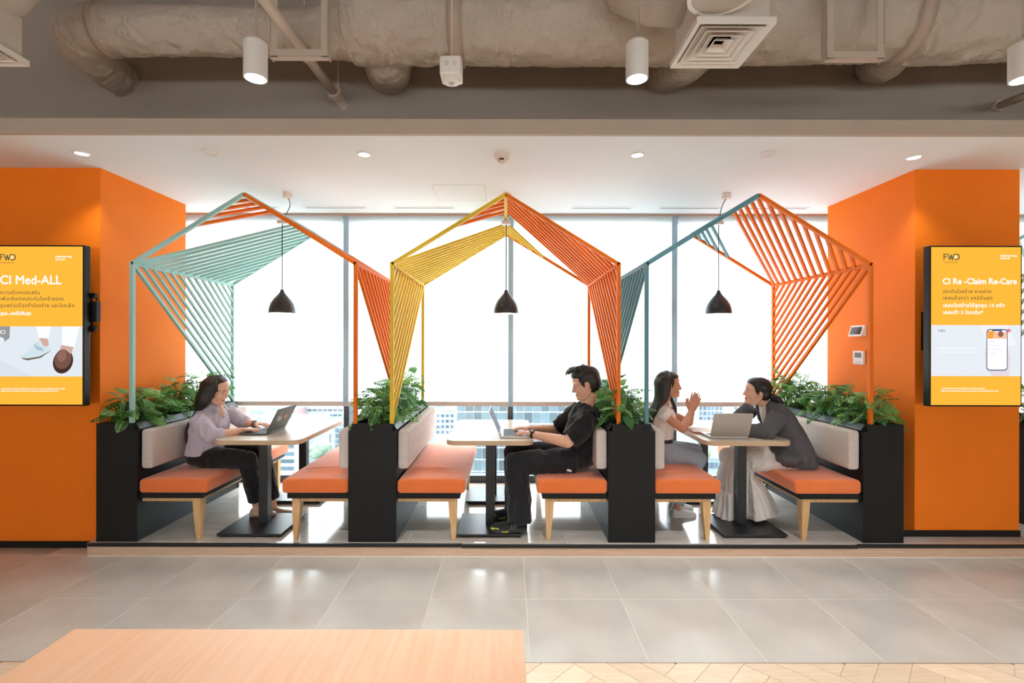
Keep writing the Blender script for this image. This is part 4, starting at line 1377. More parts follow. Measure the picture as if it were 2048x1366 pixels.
for bi, ((x0, x1, s), l) in enumerate(zip(BOXES, PLN)):
    xc = (x0 + x1) / 2
    xl = (x0 - .10 if bi not in (0,) else -3.05, x1 + .10 if bi not in (3,) else 3.03)
    for k in range(5):
        yy = 3.80 + k * .265 + rnd.uniform(-.03, .03)
        hh = (.27, .30, .31, .32, .33)[k] * rnd.uniform(.95, 1.1)
        if bi in (1, 2):
            hh *= 1.0
        plant(xc + rnd.uniform(-.03, .03), yy, .957, hh, .21, 46, 'monstera plant %s in the planter %s' % (POS[k], l), xl, 100 * bi + k)
plant(4.47, 4.1, .957, .26, .2, 26, 'monstera plant half hidden beyond the right orange column', (4.28, 4.7), 777)

# ================================================================== PEOPLE
def remesh(mb, voxel, smooth=3, factor=.5):
    """Fuse overlapping closed volumes into one continuous surface."""
    me = bpy.data.meshes.new('tmp')
    me.from_pydata([tuple(q) for q in mb.v], [], mb.f)
    bm = bmesh.new()
    bm.from_mesh(me)
    bmesh.ops.recalc_face_normals(bm, faces=bm.faces)
    bm.to_mesh(me)
    bm.free()
    o = bpy.data.objects.new('tmp', me)
    C.objects.link(o)
    r_ = o.modifiers.new('r', 'REMESH')
    r_.mode = 'VOXEL'
    r_.voxel_size = voxel
    if smooth:
        s = o.modifiers.new('s', 'SMOOTH')
        s.factor = factor
        s.iterations = smooth
    dg = bpy.context.evaluated_depsgraph_get()
    out = bpy.data.meshes.new_from_object(o.evaluated_get(dg))
    bpy.data.objects.remove(o)
    bpy.data.meshes.remove(me)
    return out

def finish(me, name, mats, parent, disp=None, pick=None):
    org = origin_of(parent)
    if disp:
        me.update()
        ns = [v.normal.copy() for v in me.vertices]
        for v, n in zip(me.vertices, ns):
            v.co = v.co + n * disp(v.co)
    for m in mats:
        me.materials.append(m)
    if pick:
        for p in me.polygons:
            p.material_index = pick(p.center, p.normal)
    for v in me.vertices:
        v.co = v.co - org
    me.shade_smooth()
    me.name = name
    o = bpy.data.objects.new(name, me)
    C.objects.link(o)
    o.parent = parent
    return o

def folds(amp, sc, stretch=(1, 1, 1), seed=0.0):
    def f(q):
        p = Vector((q.x * sc * stretch[0] + seed, q.y * sc * stretch[1], q.z * sc * stretch[2]))
        n = noise.noise(p) + .5 * noise.noise(p * 2.1)
        return amp * (1 - 2 * abs(n)) * .8 + amp * .5 * n
    return f

def head_matrix(c, facing, pitch, roll=0.0, s=1.0):
    """Local x forward, y to the person's left, z up."""
    M = Matrix.Rotation(facing, 4, 'Z') @ Matrix.Rotation(pitch, 4, 'Y') @ Matrix.Rotation(roll, 4, 'X')
    return Matrix.Translation(Vector(c)) @ M @ Matrix.Scale(s, 4)

def add_head(mb, M, female=True):
    s = M.to_scale()[0]
    R3 = M.to_3x3()
    def E(c, r_, rot=None):
        m3 = R3 @ rot if rot else R3
        mb.ell(M @ Vector(c), r_, m3, 20, 14)
    def T(pts, rr, n=10):
        mb.tube([M @ Vector(p) for p in pts], [q * s for q in rr], n)
    E((-.014, 0, .032), (.093, .074, .084))                 # cranium
    E((.012, 0, .040), (.080, .066, .070))                  # forehead
    E((.030, 0, -.030), (.058, .057, .078))                 # face
    E((.050, 0, -.088), (.034, .034, .028))                 # chin
    E((.072, 0, -.098), (.016, .019, .014))
    for y in (-1, 1):
        T([(-.018, y * .054, -.030), (-.002, y * .052, -.066), (.028, y * .038, -.092), (.056, y * .016, -.104)], [.018, .019, .018, .014])
        E((.052, y * .034, -.034), (.030, .027, .034))      # cheek
        E((.070, y * .030, .020), (.016, .026, .010))       # brow ridge
        E((.0725, y * .0305, .001), (.0120, .0150, .0100))  # eyelid swell
        E((.090, y * .011, -.040), (.010, .0085, .007))     # nostril wing
        # ear
        E((-.008, y * .074, -.008), (.020, .007, .031), Matrix.Rotation(y * .25, 3, 'Z'))
        E((-.006, y * .077, -.030), (.010, .006, .011))
    T([(.080, 0, .022), (.087, 0, .004), (.095, 0, -.018), (.100 if female else .104, 0, -.033)], [.0085, .0080, .0092, .0105])   # nose
    E((.101 if female else .104, 0, -.037), (.0105, .0115, .009))
    E((.079, 0, -.0625), (.0125, .022, .0065))              # upper lip
    E((.0785, 0, -.0725), (.0120, .019, .0065))             # lower lip
    E((.078, 0, -.086), (.012, .018, .009))

def face_pick(M, lips=1, brow=2, white=3, iris=4, closed=False):
    I = M.inverted()
    def f(c, n):
        q = I @ c
        if q.x < .055 or abs(q.y) > .06 or q.z < -.1 or q.z > .05:
            return 0
        if ((q.z + .0675) / .0088) ** 2 + (q.y / .021) ** 2 < 1 and q.x > .07:
            return lips
        ay = abs(q.y)
        bz = .021 - .18 * max(0, ay - .034) + .1 * min(0, ay - .02)
        if .013 < ay < .045 and abs(q.z - bz) < .0036 and q.x > .062:
            return brow
        ez = (q.z - .0002) / .0048
        ey = (ay - .0300) / .0130
        if ez * ez + ey * ey < 1:
            if closed or q.z > .0018:
                return brow
            return iris if abs(ay - .0300) < .0075 else white
        return 0
    return f

def add_hand(mb, wrist, d, n, side, curl=(.35, .35, .3), s=1.0, spread=.5, thumb=(.55, .75, .25)):
    """d: along the fingers, n: out of the palm, side: +1 if the thumb lies along d x n."""
    wrist, d, n = Vector(wrist), Vector(d).normalized(), Vector(n)
    n = (n - d * n.dot(d)).normalized()
    t = d.cross(n) * side
    mb.ell(wrist + d * .046 * s, (.050 * s, .037 * s, .0125 * s), Matrix((d, t, n)).transposed(), 14, 10)
    mb.tube([wrist - d * .03 * s, wrist + d * .02 * s], [(.020 * s, .026 * s), (.016 * s, .030 * s)], 12, ref=n)
    for k in range(4):
        o = (.0315, .0105, -.0105, -.0305)[k] * s
        ln = (.95, 1.05, .98, .78)[k] * s
        kn = wrist + d * (.086, .090, .086, .078)[k] * s + t * o
        mb.tube([wrist + d * .02 * s + t * o * .7, kn], [.0115 * s, .0098 * s], 10)
        a = 0
        p = kn
        pts, rr = [kn - d * .01 * s], [.0092 * s]
        pts.append(p); rr.append(.0092 * s)
        dd = (d + t * (1.5 - k) * .10 * spread).normalized()
        for j, seg in enumerate((.043, .027, .021)):
            a += curl[j] * (1 + .06 * k)
            p = p + (dd * math.cos(a) + n * math.sin(a)) * seg * ln
            pts.append(p)
            rr.append((.0090, .0082, .0068)[j] * s)
        mb.tube(pts, rr, 10)
        mb.ell(p, (.006 * s,) * 3, None, 8, 6)
    b = wrist + d * .022 * s + t * .024 * s
    p1 = b + (d * thumb[0] + t * thumb[1] + n * thumb[2]).normalized() * .042 * s
    p2 = p1 + (d * (thumb[0] + .3) + t * thumb[1] * .6 + n * thumb[2]).normalized() * .032 * s
    p3 = p2 + (d * (thumb[0] + .5) + t * thumb[1] * .4 + n * thumb[2]).normalized() * .024 * s
    mb.tube([b - t * .012 * s, b, p1, p2, p3], [.014 * s, .0145 * s, .0112 * s, .0096 * s, .0072 * s], 10)
    mb.ell(p3, (.007 * s,) * 3, None, 8, 6)

def add_limb(mb, pts, rr, n=16):
    """Tapered limb with a rounded joint at every point."""
    for i in range(len(pts) - 1):
        mb.tube([pts[i], Vector(pts[i]).lerp(Vector(pts[i + 1]), .5), pts[i + 1]], [rr[i], (rr[i] + rr[i + 1]) / 2 * 1.03, rr[i + 1]], n)
    for p, r_ in zip(pts[1:-1], rr[1:-1]):
        mb.ell(p, (r_, r_, r_), None, n, 10)

def shoe(parent, heel, toe, w, h, m, sole_m, name='shoe', sole=.018, open_top=False):
    """A shoe standing flat: heel and toe are points on the ground."""
    heel, toe = Vector(heel), Vector(toe)
    d = toe - heel
    L_ = d.length
    d.normalize()
    up = Vector((0, 0, 1))
    sd = d.cross(up).normalized()
    up = sd.cross(d)
    prof = ((0, .55, .55), (.04, .78, .85), (.12, .88, 1.0), (.25, .86, 1.0), (.4, .86, .78), (.55, .95, .60), (.7, 1.0, .50), (.85, .92, .42), (.95, .66, .32), (1.0, .30, .20))
    def ring(t_, wf, hf, z0, hh, inf=1.0):
        c = heel + d * (L_ * t_)
        pts = []
        for j in range(16):
            a = 2 * math.pi * j / 16
            u = math.cos(a) * w / 2 * wf * inf
            v = max(math.sin(a), -.35)
            pts.append(c + sd * u + up * (z0 + (v + .35) / 1.35 * hh))
        return pts
    o = MB().loft([ring(a, b, c, sole * .7, h * c) for a, b, c in prof]).build(name, m, parent, smooth=True)
    rs = []
    for a, b, c in prof:
        c0 = heel + d * (L_ * a)
        rs.append([c0 - sd * w / 2 * b * 1.05, c0 + sd * w / 2 * b * 1.05, c0 + sd * w / 2 * b * 1.05 + up * sole, c0 - sd * w / 2 * b * 1.05 + up * sole])
    MB().loft(rs).build('sole', sole_m, o, bevel=.003, seg=2)
    return o

SKIN_W = mat('skin_light', rgb(226, 176, 150), .5, var=.04, vscale=30, spec=.3, sub=.08)
SKIN_T = mat('skin_tan', rgb(206, 146, 116), .5, var=.04, vscale=30, spec=.3, sub=.08)
LIPS = mat('lip_tint', rgb(184, 84, 80), .4)
LIPS_M = mat('lip_natural', rgb(194, 130, 112), .45)
HAIR_K = mat('black_hair', rgb(30, 26, 25), .42, var=.3, vscale=60, stretch=(1, 1, .15), bump=.4, bscale=160, spec=.5)
HAIR_B = mat('dark_brown_hair', rgb(38, 26, 22), .42, var=.3, vscale=60, stretch=(1, 1, .12), bump=.4, bscale=160, spec=.5)
EYE_W = mat('eye_white', rgb(232, 228, 222), .3)
IRIS = mat('dark_iris', rgb(32, 22, 18), .2)
FACE = lambda skin, lip, hair: [skin, lip, hair, EYE_W, IRIS]
LILAC = mat('lilac_linen_shirt', rgb(190, 182, 196), .85, var=.05, vscale=12, bump=.25, bscale=300, spec=.15, bdist=.003)
TROUSER = mat('black_trousers', rgb(30, 30, 33), .8, sheen=.25, var=.08, vscale=10, bump=.2, bscale=300, spec=.2, bdist=.003)
TEE_K = mat('black_cotton_tee', rgb(30, 29, 31), .85, sheen=.15, var=.06, vscale=10, bump=.2, bscale=300, spec=.15, bdist=.003)
TEE_W = mat('white_cotton_tee', rgb(232, 222, 216), .85, var=.03, vscale=10, bump=.2, bscale=300, spec=.15, bdist=.003)
DENIM = mat('grey_blue_denim', rgb(162, 172, 184), .85, var=.10, vscale=18, bump=.3, bscale=400, spec=.15, bdist=.003)
BLAZER = mat('charcoal_blazer', rgb(92, 92, 96), .85, var=.05, vscale=14, bump=.3, bscale=400, spec=.15, bdist=.003)
CREAM = mat('cream_top', rgb(226, 216, 202), .85, var=.04)
SKIRT = mat('white_cotton_skirt', rgb(222, 216, 210), .85, var=.05, vscale=8, bump=.2, bscale=200, spec=.1)
VX_ = .0036

def torso(mb, pts, rr, f):
    mb.tube(pts, rr, 28, ref=f)

# ---------------------------------------------------------------- woman in the lilac shirt
def woman_lilac():
    t = thing('person', (-2.5, 4.08, PZ), 'person in lilac shirt and black trousers typing on a dark laptop', 'person')
    f = Vector((math.cos(R(-6)), math.sin(R(-6)), 0))
    fy = Vector((-f.y, f.x, 0))
    pel, wai, che, sho, nek = Vector((-2.56, 4.09, .655)), Vector((-2.555, 4.09, .80)), Vector((-2.525, 4.085, .94)), Vector((-2.505, 4.08, 1.035)), Vector((-2.49, 4.08, 1.075))
    HM = head_matrix((-2.452, 4.05, 1.208), R(-4), R(14), 0, .98)
    shR, shL = Vector((-2.535, 3.925, 1.0)), Vector((-2.475, 4.235, 1.01))
    elR, elL = at(426, 872, 3.90), Vector((-2.375, 4.30, .90))
    wrR, wrL = at(486, 861, 4.08), at(512, 849, 4.27)
    sk = MB()
    torso(sk, [pel, wai, che, sho, nek], [(.10, .14), (.09, .12), (.09, .11), (.055, .085), (.045, .05)], f)
    sk.tube([sho - f * .0, nek, HM @ Vector((-.022, 0, -.055))], [.055, .048, .046], 18)
    sk.tube([che + f * .112 + Vector((0, 0, .030)), sho + f * .072 + Vector((0, 0, .002)), nek + f * .030 + Vector((0, 0, .0))], [(.022, .008), (.026, .030), (.035, .046)], 14, ref=f)
    add_limb(sk, [shR - Vector((0, 0, .02)), elR, elR.lerp(wrR, .45), wrR], [.036, .041, .036, .025])
    add_limb(sk, [shL - Vector((0, 0, .02)), elL, elL.lerp(wrL, .45), wrL], [.036, .041, .036, .025])
    dR = (Vector((-2.06, 4.11, .862)) - wrR).normalized()
    add_hand(sk, wrR + Vector((0, 0, .008)), dR, (0, 0, -1), 1, (.30, .50, .45), .95)
    add_hand(sk, wrL + Vector((0, 0, .008)), Vector((1, -.12, -.02)), (0, 0, -1), -1, (.32, .5, .45), .95)
    kR, kL = Vector((-2.16, 4.0, .632)), Vector((-2.15, 4.20, .640))
    hR, hL = Vector((-2.54, 4.01, .645)), Vector((-2.54, 4.18, .645))
    aR, aL = Vector((-2.15, 4.11, .22)), Vector((-2.07, 4.24, .19))
    for h, k, a in ((hR, kR, aR), (hL, kL, aL)):
        add_limb(sk, [h, k, k.lerp(a, .35), a, a + Vector((.01, 0, -.055)), a + Vector((.10, .01, -.076))], [.07, .05, .046, .030, .027, .012])
    add_head(sk, HM)
    finish(remesh(sk, VX_, 2), 'body', FACE(SKIN_W, LIPS, HAIR_B), t, pick=face_pick(HM))
    # shirt
    sh = MB()
    torso(sh, [pel + Vector((0, 0, .02)), wai, che, sho - Vector((0, 0, .01)), nek - Vector((0, 0, .015))], [(.145, .175), (.135, .158), (.128, .160), (.088, .135), (.054, .060)], f)
    add_limb(sh, [shR - f * .01, shR.lerp(elR, .5) - Vector((.012, 0, 0)), elR - Vector((.012, 0, 0)), elR.lerp(wrR, .30)], [.060, .062, .055, .049])
    add_limb(sh, [shL - f * .01, shL.lerp(elL, .5), elL, elL.lerp(wrL, .35)], [.060, .060, .054, .048])
    sh.tube([nek + f * -.02 + Vector((0, 0, -.035)), nek - f * .012 + Vector((0, 0, .022))], [(.075, .085), (.056, .058)], 20, ref=f)
    so = finish(remesh(sh, .006, 3), 'shirt', [LILAC], t, folds(.011, 13, (1, 1, .5)))
    # collar points, placket and rolled cuffs
    for s in (-1, 1):
        c0 = nek + f * .052 + fy * s * .030 + Vector((0, 0, .008))
        MB().prism([c0, c0 + fy * s * .032 - f * .03 + Vector((0, 0, .012)), c0 + fy * s * .040 + f * .024 - Vector((0, 0, .045)), c0 + f * .040 + fy * s * .006 - Vector((0, 0, .052))], f * .004 + Vector((0, 0, .003))).build('collar', LILAC, so, bevel=.001, seg=1)
    for e, w in ((elR, wrR), (elL, wrL)):
        d = (w - e).normalized()
        c = e.lerp(w, .30)
        MB().tube([c - d * .035, c - d * .03, c + d * .004, c + d * .008], [.050, .054, .053, .047], 20).build('cuff', LILAC, so, smooth=True)
    # trousers
    tr = MB()
    tr.ell(pel + Vector((.01, 0, -.005)), (.150, .185, .085), Matrix.Rotation(R(-6), 3, 'Z'), 24, 14)
    for h, k, a in ((hR, kR, aR), (hL, kL, aL)):
        add_limb(tr, [h, h.lerp(k, .55) + Vector((0, 0, .006)), k, k.lerp(a, .5), a + Vector((-.004, 0, .045))], [.092, .084, .070, .064, .056], 20)
    finish(remesh(tr, .006, 3), 'trousers', [TROUSER], t, folds(.007, 12, (1, 1, .6), 3))
    BEIGE = mat('beige_flat_shoe', rgb(186, 158, 126), .4)
    shoe(t, (-2.195, 4.10, PZ + .0305), (-1.985, 4.125, PZ + .0305), .084, .066, BEIGE, mat('tan_sole', rgb(150, 124, 98), .6), sole=.006)
    shoe(t, (-2.115, 4.235, PZ), (-1.905, 4.255, PZ), .084, .066, BEIGE, mat('tan_sole', rgb(150, 124, 98), .6), sole=.006)
    # long hair parted in the middle
    hr = MB()
    R3 = HM.to_3x3()
    hr.ell(HM @ Vector((-.026, 0, .034)), (.098, .086, .094), R3, 24, 16)
    hr.ell(HM @ Vector((-.030, 0, -.02)), (.082, .084, .09), R3, 24, 16)
    hr.ell(HM @ Vector((.000, 0, .080)), (.066, .070, .048), R3, 20, 12)
    back = -f
    for k in range(26):
        u = k / 25
        ang = R(62) + u * R(236)         # round the head from the left temple to the right one
        lx, ly = math.cos(ang), math.sin(ang)
        p0 = HM @ Vector((.03 * (1 - abs(2 * u - 1)) - .01, .012 * ly, .122))
        p1 = HM @ Vector((-.02 + .088 * lx, .086 * ly, .055))
        p2 = HM @ Vector((-.026 + .092 * lx, .092 * ly, -.03))
        p3 = HM @ Vector((-.045 + .078 * lx, .092 * ly, -.115))
        side = ly
        e1 = nek + back * (.088 + .045 * (1 - abs(side))) - fy * 0 + fy * (-side * 0) + Vector((0, 0, -.03))
        wv = HM.to_3x3() @ Vector((0, 1, 0))
        p4 = e1 + wv * side * .095 + Vector((0, 0, -.02))
        p5 = e1 + back * .070 + wv * side * .115 + Vector((0, 0, -.15))
        p6 = e1 + back * .085 + wv * side * .10 + Vector((0, 0, -.27 - .03 * math.sin(k * 2.1)))
        o, rr = smooth_path([(p0, .018), (p1, .020), (p2, .020), (p3, .020), (p4, .021), (p5, .018), (p6, .008)], 5)
        hr.tube(o, rr, 8)
    finish(remesh(hr, .005, 2), 'hair', [HAIR_B], t, lambda q: .0022 * noise.noise(Vector((q.x * 90, q.y * 90, q.z * 9))))
    MB().tube([wrR + dR.cross(Vector((0, 0, 1))) * .030 * math.cos(a) + Vector((0, 0, 1)) * .027 * math.sin(a) - dR * .015 for a in [2 * math.pi * i / 20 for i in range(21)]], .0022, 6).build('bracelet', mat('red_thread', rgb(190, 80, 60), .6), t)
    dL = (wrL - elL).normalized()
    MB().tube([wrL - dL * .025, wrL - dL * .022, wrL - dL * .004, wrL - dL * .001], [.030, .033, .033, .030], 18).build('wristband', mat('grey_wristband', rgb(96, 88, 92), .5), t, smooth=True)
woman_lilac()

# ---------------------------------------------------------------- man in black
def man_black():
    t = thing('person', (.56, 3.98, PZ), 'person in black t-shirt with smartwatch typing on a silver laptop', 'person')
    f = Vector((-1, -.06, 0)).normalized()
    fy = Vector((-f.y, f.x, 0))
    pel, wai, che, sho, nek = Vector((.575, 3.98, .675)), Vector((.605, 3.98, .82)), Vector((.640, 3.98, .97)), Vector((.655, 3.98, 1.07)), Vector((.665, 3.98, 1.12))
    HM = head_matrix(at(1171, 768, 3.97), R(176), R(13), 0, 1.10)
    shL, shR = Vector((.650, 3.79, 1.035)), Vector((.625, 4.165, 1.04))
    elL, elR = at(1136, 884, 3.73), Vector((.43, 4.22, .845))
    wrL, wrR = at(1066, 869, 3.94), at(1058, 858, 4.19)
    sk = MB()
    torso(sk, [pel, wai, che, sho, nek], [(.10, .15), (.09, .13), (.10, .15), (.08, .14), (.055, .06)], f)
    sk.tube([sho, nek, HM @ Vector((-.026, 0, -.06))], [.066, .060, .058], 18)
    for s, e, w in ((shL, elL, wrL), (shR, elR, wrR)):
        add_limb(sk, [s, e, e.lerp(w, .35), w], [.055, .046, .043, .029])
    dL = (Vector((.0, 3.99, .868)) - wrL).normalized()
    add_hand(sk, wrL + Vector((0, 0, .010)), dL, (0, 0, -1), -1, (.36, .55, .5), 1.05)
    add_hand(sk, wrR + Vector((0, 0, .010)), Vector((-1, -.2, .04)), (0, 0, -1), 1, (.36, .55, .5), 1.05)
    hL, hR = Vector((.545, 3.875, .665)), Vector((.545, 4.075, .665))
    kL, kR = Vector((.065, 3.85, .645)), Vector((.060, 4.09, .672))
    aL, aR = Vector((.095, 3.795, .235)), Vector((.075, 4.07, .235))
    for h, k, a in ((hL, kL, aL), (hR, kR, aR)):
        add_limb(sk, [h, k, k.lerp(a, .35), a, a + Vector((-.01, 0, -.06)), a + Vector((-.14, 0, -.075))], [.08, .058, .054, .036, .036, .026])
    add_head(sk, HM, False)
    finish(remesh(sk, VX_, 2), 'body', FACE(SKIN_W, LIPS_M, HAIR_K), t, pick=face_pick(HM))
    sh = MB()
    torso(sh, [pel + Vector((0, 0, .0)), wai, che, sho - Vector((0, 0, .005)), nek - Vector((0, 0, .012))], [(.135, .185), (.132, .175), (.135, .185), (.100, .160), (.066, .072)], f)
    for s, e, w in ((shL, elL, wrL), (shR, elR, wrR)):
        add_limb(sh, [s + Vector((.008, 0, 0)), s.lerp(e, .5) + Vector((.012, 0, -.004)), s.lerp(e, .92) + Vector((.004, 0, .004))], [.080, .084, .078], 20)
    finish(remesh(sh, .006, 3), 'tshirt', [TEE_K], t, folds(.010, 11, (1, 1, .55), 5))
    tr = MB()
    tr.ell(pel + Vector((-.01, 0, -.01)), (.155, .19, .092), None, 24, 14)
    for h, k, a in ((hL, kL, aL), (hR, kR, aR)):
        add_limb(tr, [h, h.lerp(k, .5) + Vector((0, 0, .004)), k, k.lerp(a, .5) + Vector((.012, 0, 0)), a + Vector((.002, 0, -.035))], [.100, .096, .088, .092, .098], 20)
    finish(remesh(tr, .006, 3), 'trousers', [TROUSER], t, folds(.009, 11, (1, 1, .5), 8))
    MB().obox(at(1139, 941, 3.775), Vector((.018, 0, -.005)), Vector((0, .0015, 0)), Vector((.002, 0, .008))).build('pocket_tag', mat('white_label', rgb(228, 220, 214), .7), t)
    SNK = mat('black_sneaker_knit', rgb(28, 28, 30), .8, var=.2, vscale=40, bump=.4, bscale=300)
    SOLE = mat('grey_sneaker_sole', rgb(54, 54, 56), .6)
    LIME = mat('lime_accent', rgb(186, 204, 60), .5)
    pz_ = PZ + .0305
    for heel, toe in (((.155, 3.80, pz_), (-.135, 3.775, pz_)), ((.13, 4.08, pz_), (-.16, 4.07, pz_))):
        o = shoe(t, heel, toe, .098, .085, SNK, SOLE, 'sneaker', .030)
        h_, t_ = Vector(heel), Vector(toe)
        d = (t_ - h_).normalized()
        sd = Vector((d.y, -d.x, 0)) * -1
        if sd.y > 0:
            sd = -sd
        MB().obox(h_.lerp(t_, .60) + sd * .051 + Vector((0, 0, .010)), d * .026, sd * .003, Vector((0, 0, .004))).build('sole_accent', LIME, o)
        MB().obox(h_.lerp(t_, .88) + sd * .036 + Vector((0, 0, .034)), d * .030 - sd * .008, sd * .005, Vector((0, 0, .006))).build('toe_accent', LIME, o)
        for k in range(3):
            MB().obox(h_.lerp(t_, .30 + .07 * k) + sd * .043 + Vector((0, 0, .052 - .004 * k)), d * .006 + Vector((0, 0, -.002)), sd * .003, Vector((0, 0, .022)) - d * .008).build('stripe', mat('grey_stripe', rgb(86, 86, 88), .6), o)
        for k in range(4):
            c = h_.lerp(t_, .46 + .06 * k) + Vector((0, 0, .082 - .010 * k))
            MB().tube([c - sd * .020, c + Vector((0, 0, .006)), c + sd * .020], .0028, 6).build('lace', mat('grey_lace', rgb(72, 74, 72), .7), o)
    # short hair swept up at the front
    hr = MB()
    R3 = HM.to_3x3()
    hr.ell(HM @ Vector((-.024, 0, .052)), (.096, .084, .082), R3, 24, 16)
    hr.ell(HM @ Vector((-.050, 0, .012)), (.070, .080, .088), R3, 24, 16)
    hr.ell(HM @ Vector((.004, 0, .080)), (.090, .074, .050), R3, 24, 16)
    for s in (-1, 1):
        hr.tube([HM @ Vector((.036, s * .066, .050)), HM @ Vector((.026, s * .074, .012)), HM @ Vector((.018, s * .076, -.014))], [.016 * 1.1, .012 * 1.1, .006], 8)
    rr_ = random.Random(3)
    for k in range(34):
        y = rr_.uniform(-.062, .062)
        x = rr_.uniform(-.05, .06)
        b = HM @ Vector((x, y, .105 + .02 * (1 - abs(y) / .07) - abs(x) * .12))
        m_ = HM @ Vector((x + .034, y * 1.04, .128 + rr_.uniform(-.006, .012) - max(0, x) * .10))
        e = HM @ Vector((x + .066 + rr_.uniform(-.005, .012), y * 1.08, .118 + rr_.uniform(-.012, .018) - max(0, x) * .28))
        o, q = smooth_path([(b, .015), (m_, .013), (e, .0045)], 5)
        hr.tube(o, q, 7)
    finish(remesh(hr, .0045, 1), 'hair', [HAIR_K], t, lambda q: .002 * noise.noise(Vector((q.x * 70, q.y * 70, q.z * 70))))
    # glasses
    gl = MB()
    for s in (-1, 1):
        gl.tube([HM @ Vector((.094 - .012 * abs(math.cos(a)) * (1 if math.cos(a) * s > 0 else 0), s * .033 + .021 * math.cos(a), -.004 + .017 * math.sin(a))) for a in [2 * math.pi * i / 24 for i in range(25)]], .0014, 6)
        gl.tube([HM @ Vector((.082, s * .054, .004)), HM @ Vector((.04, s * .073, .008)), HM @ Vector((-.004, s * .080, .006))], .0014, 6)
    gl.tube([HM @ Vector((.094, -.012, 0)), HM @ Vector((.099, 0, .002)), HM @ Vector((.094, .012, 0))], .0014, 6)
    gl.build('glasses', mat('thin_metal_glasses', rgb(170, 166, 160), .3, metal=.8), t, smooth=True)
    # watch and ring
    dw = (wrL - elL).normalized()
    up = Vector((0, 0, 1))
    sd = dw.cross(up).normalized()
    up = sd.cross(dw)
    wc = wrL - dw * .004
    wb = MB().tube([wc - dw * .013, wc - dw * .012, wc + dw * .012, wc + dw * .013], [(.030, .034), (.032, .036), (.032, .036), (.030, .034)], 22, ref=up).build('watch', mat('black_watch_strap', rgb(24, 24, 26), .5), t, smooth=True)
    dirf = (up * .85 - Vector((0, 1, 0)) * .5).normalized()
    dirf = (dirf - dw * dirf.dot(dw)).normalized()
    MB().obox(wc + dirf * .034, dw * .019, dw.cross(dirf) * .017, dirf * .005).build('watch_case', mat('dark_watch_case', rgb(40, 40, 44), .3, metal=.5), wb, bevel=.004)
    MB().obox(wc + dirf * .0394, dw * .016, dw.cross(dirf) * .014, dirf * .0006).build('watch_face', mat('watch_glass', rgb(120, 128, 136), .08), wb)
man_black()

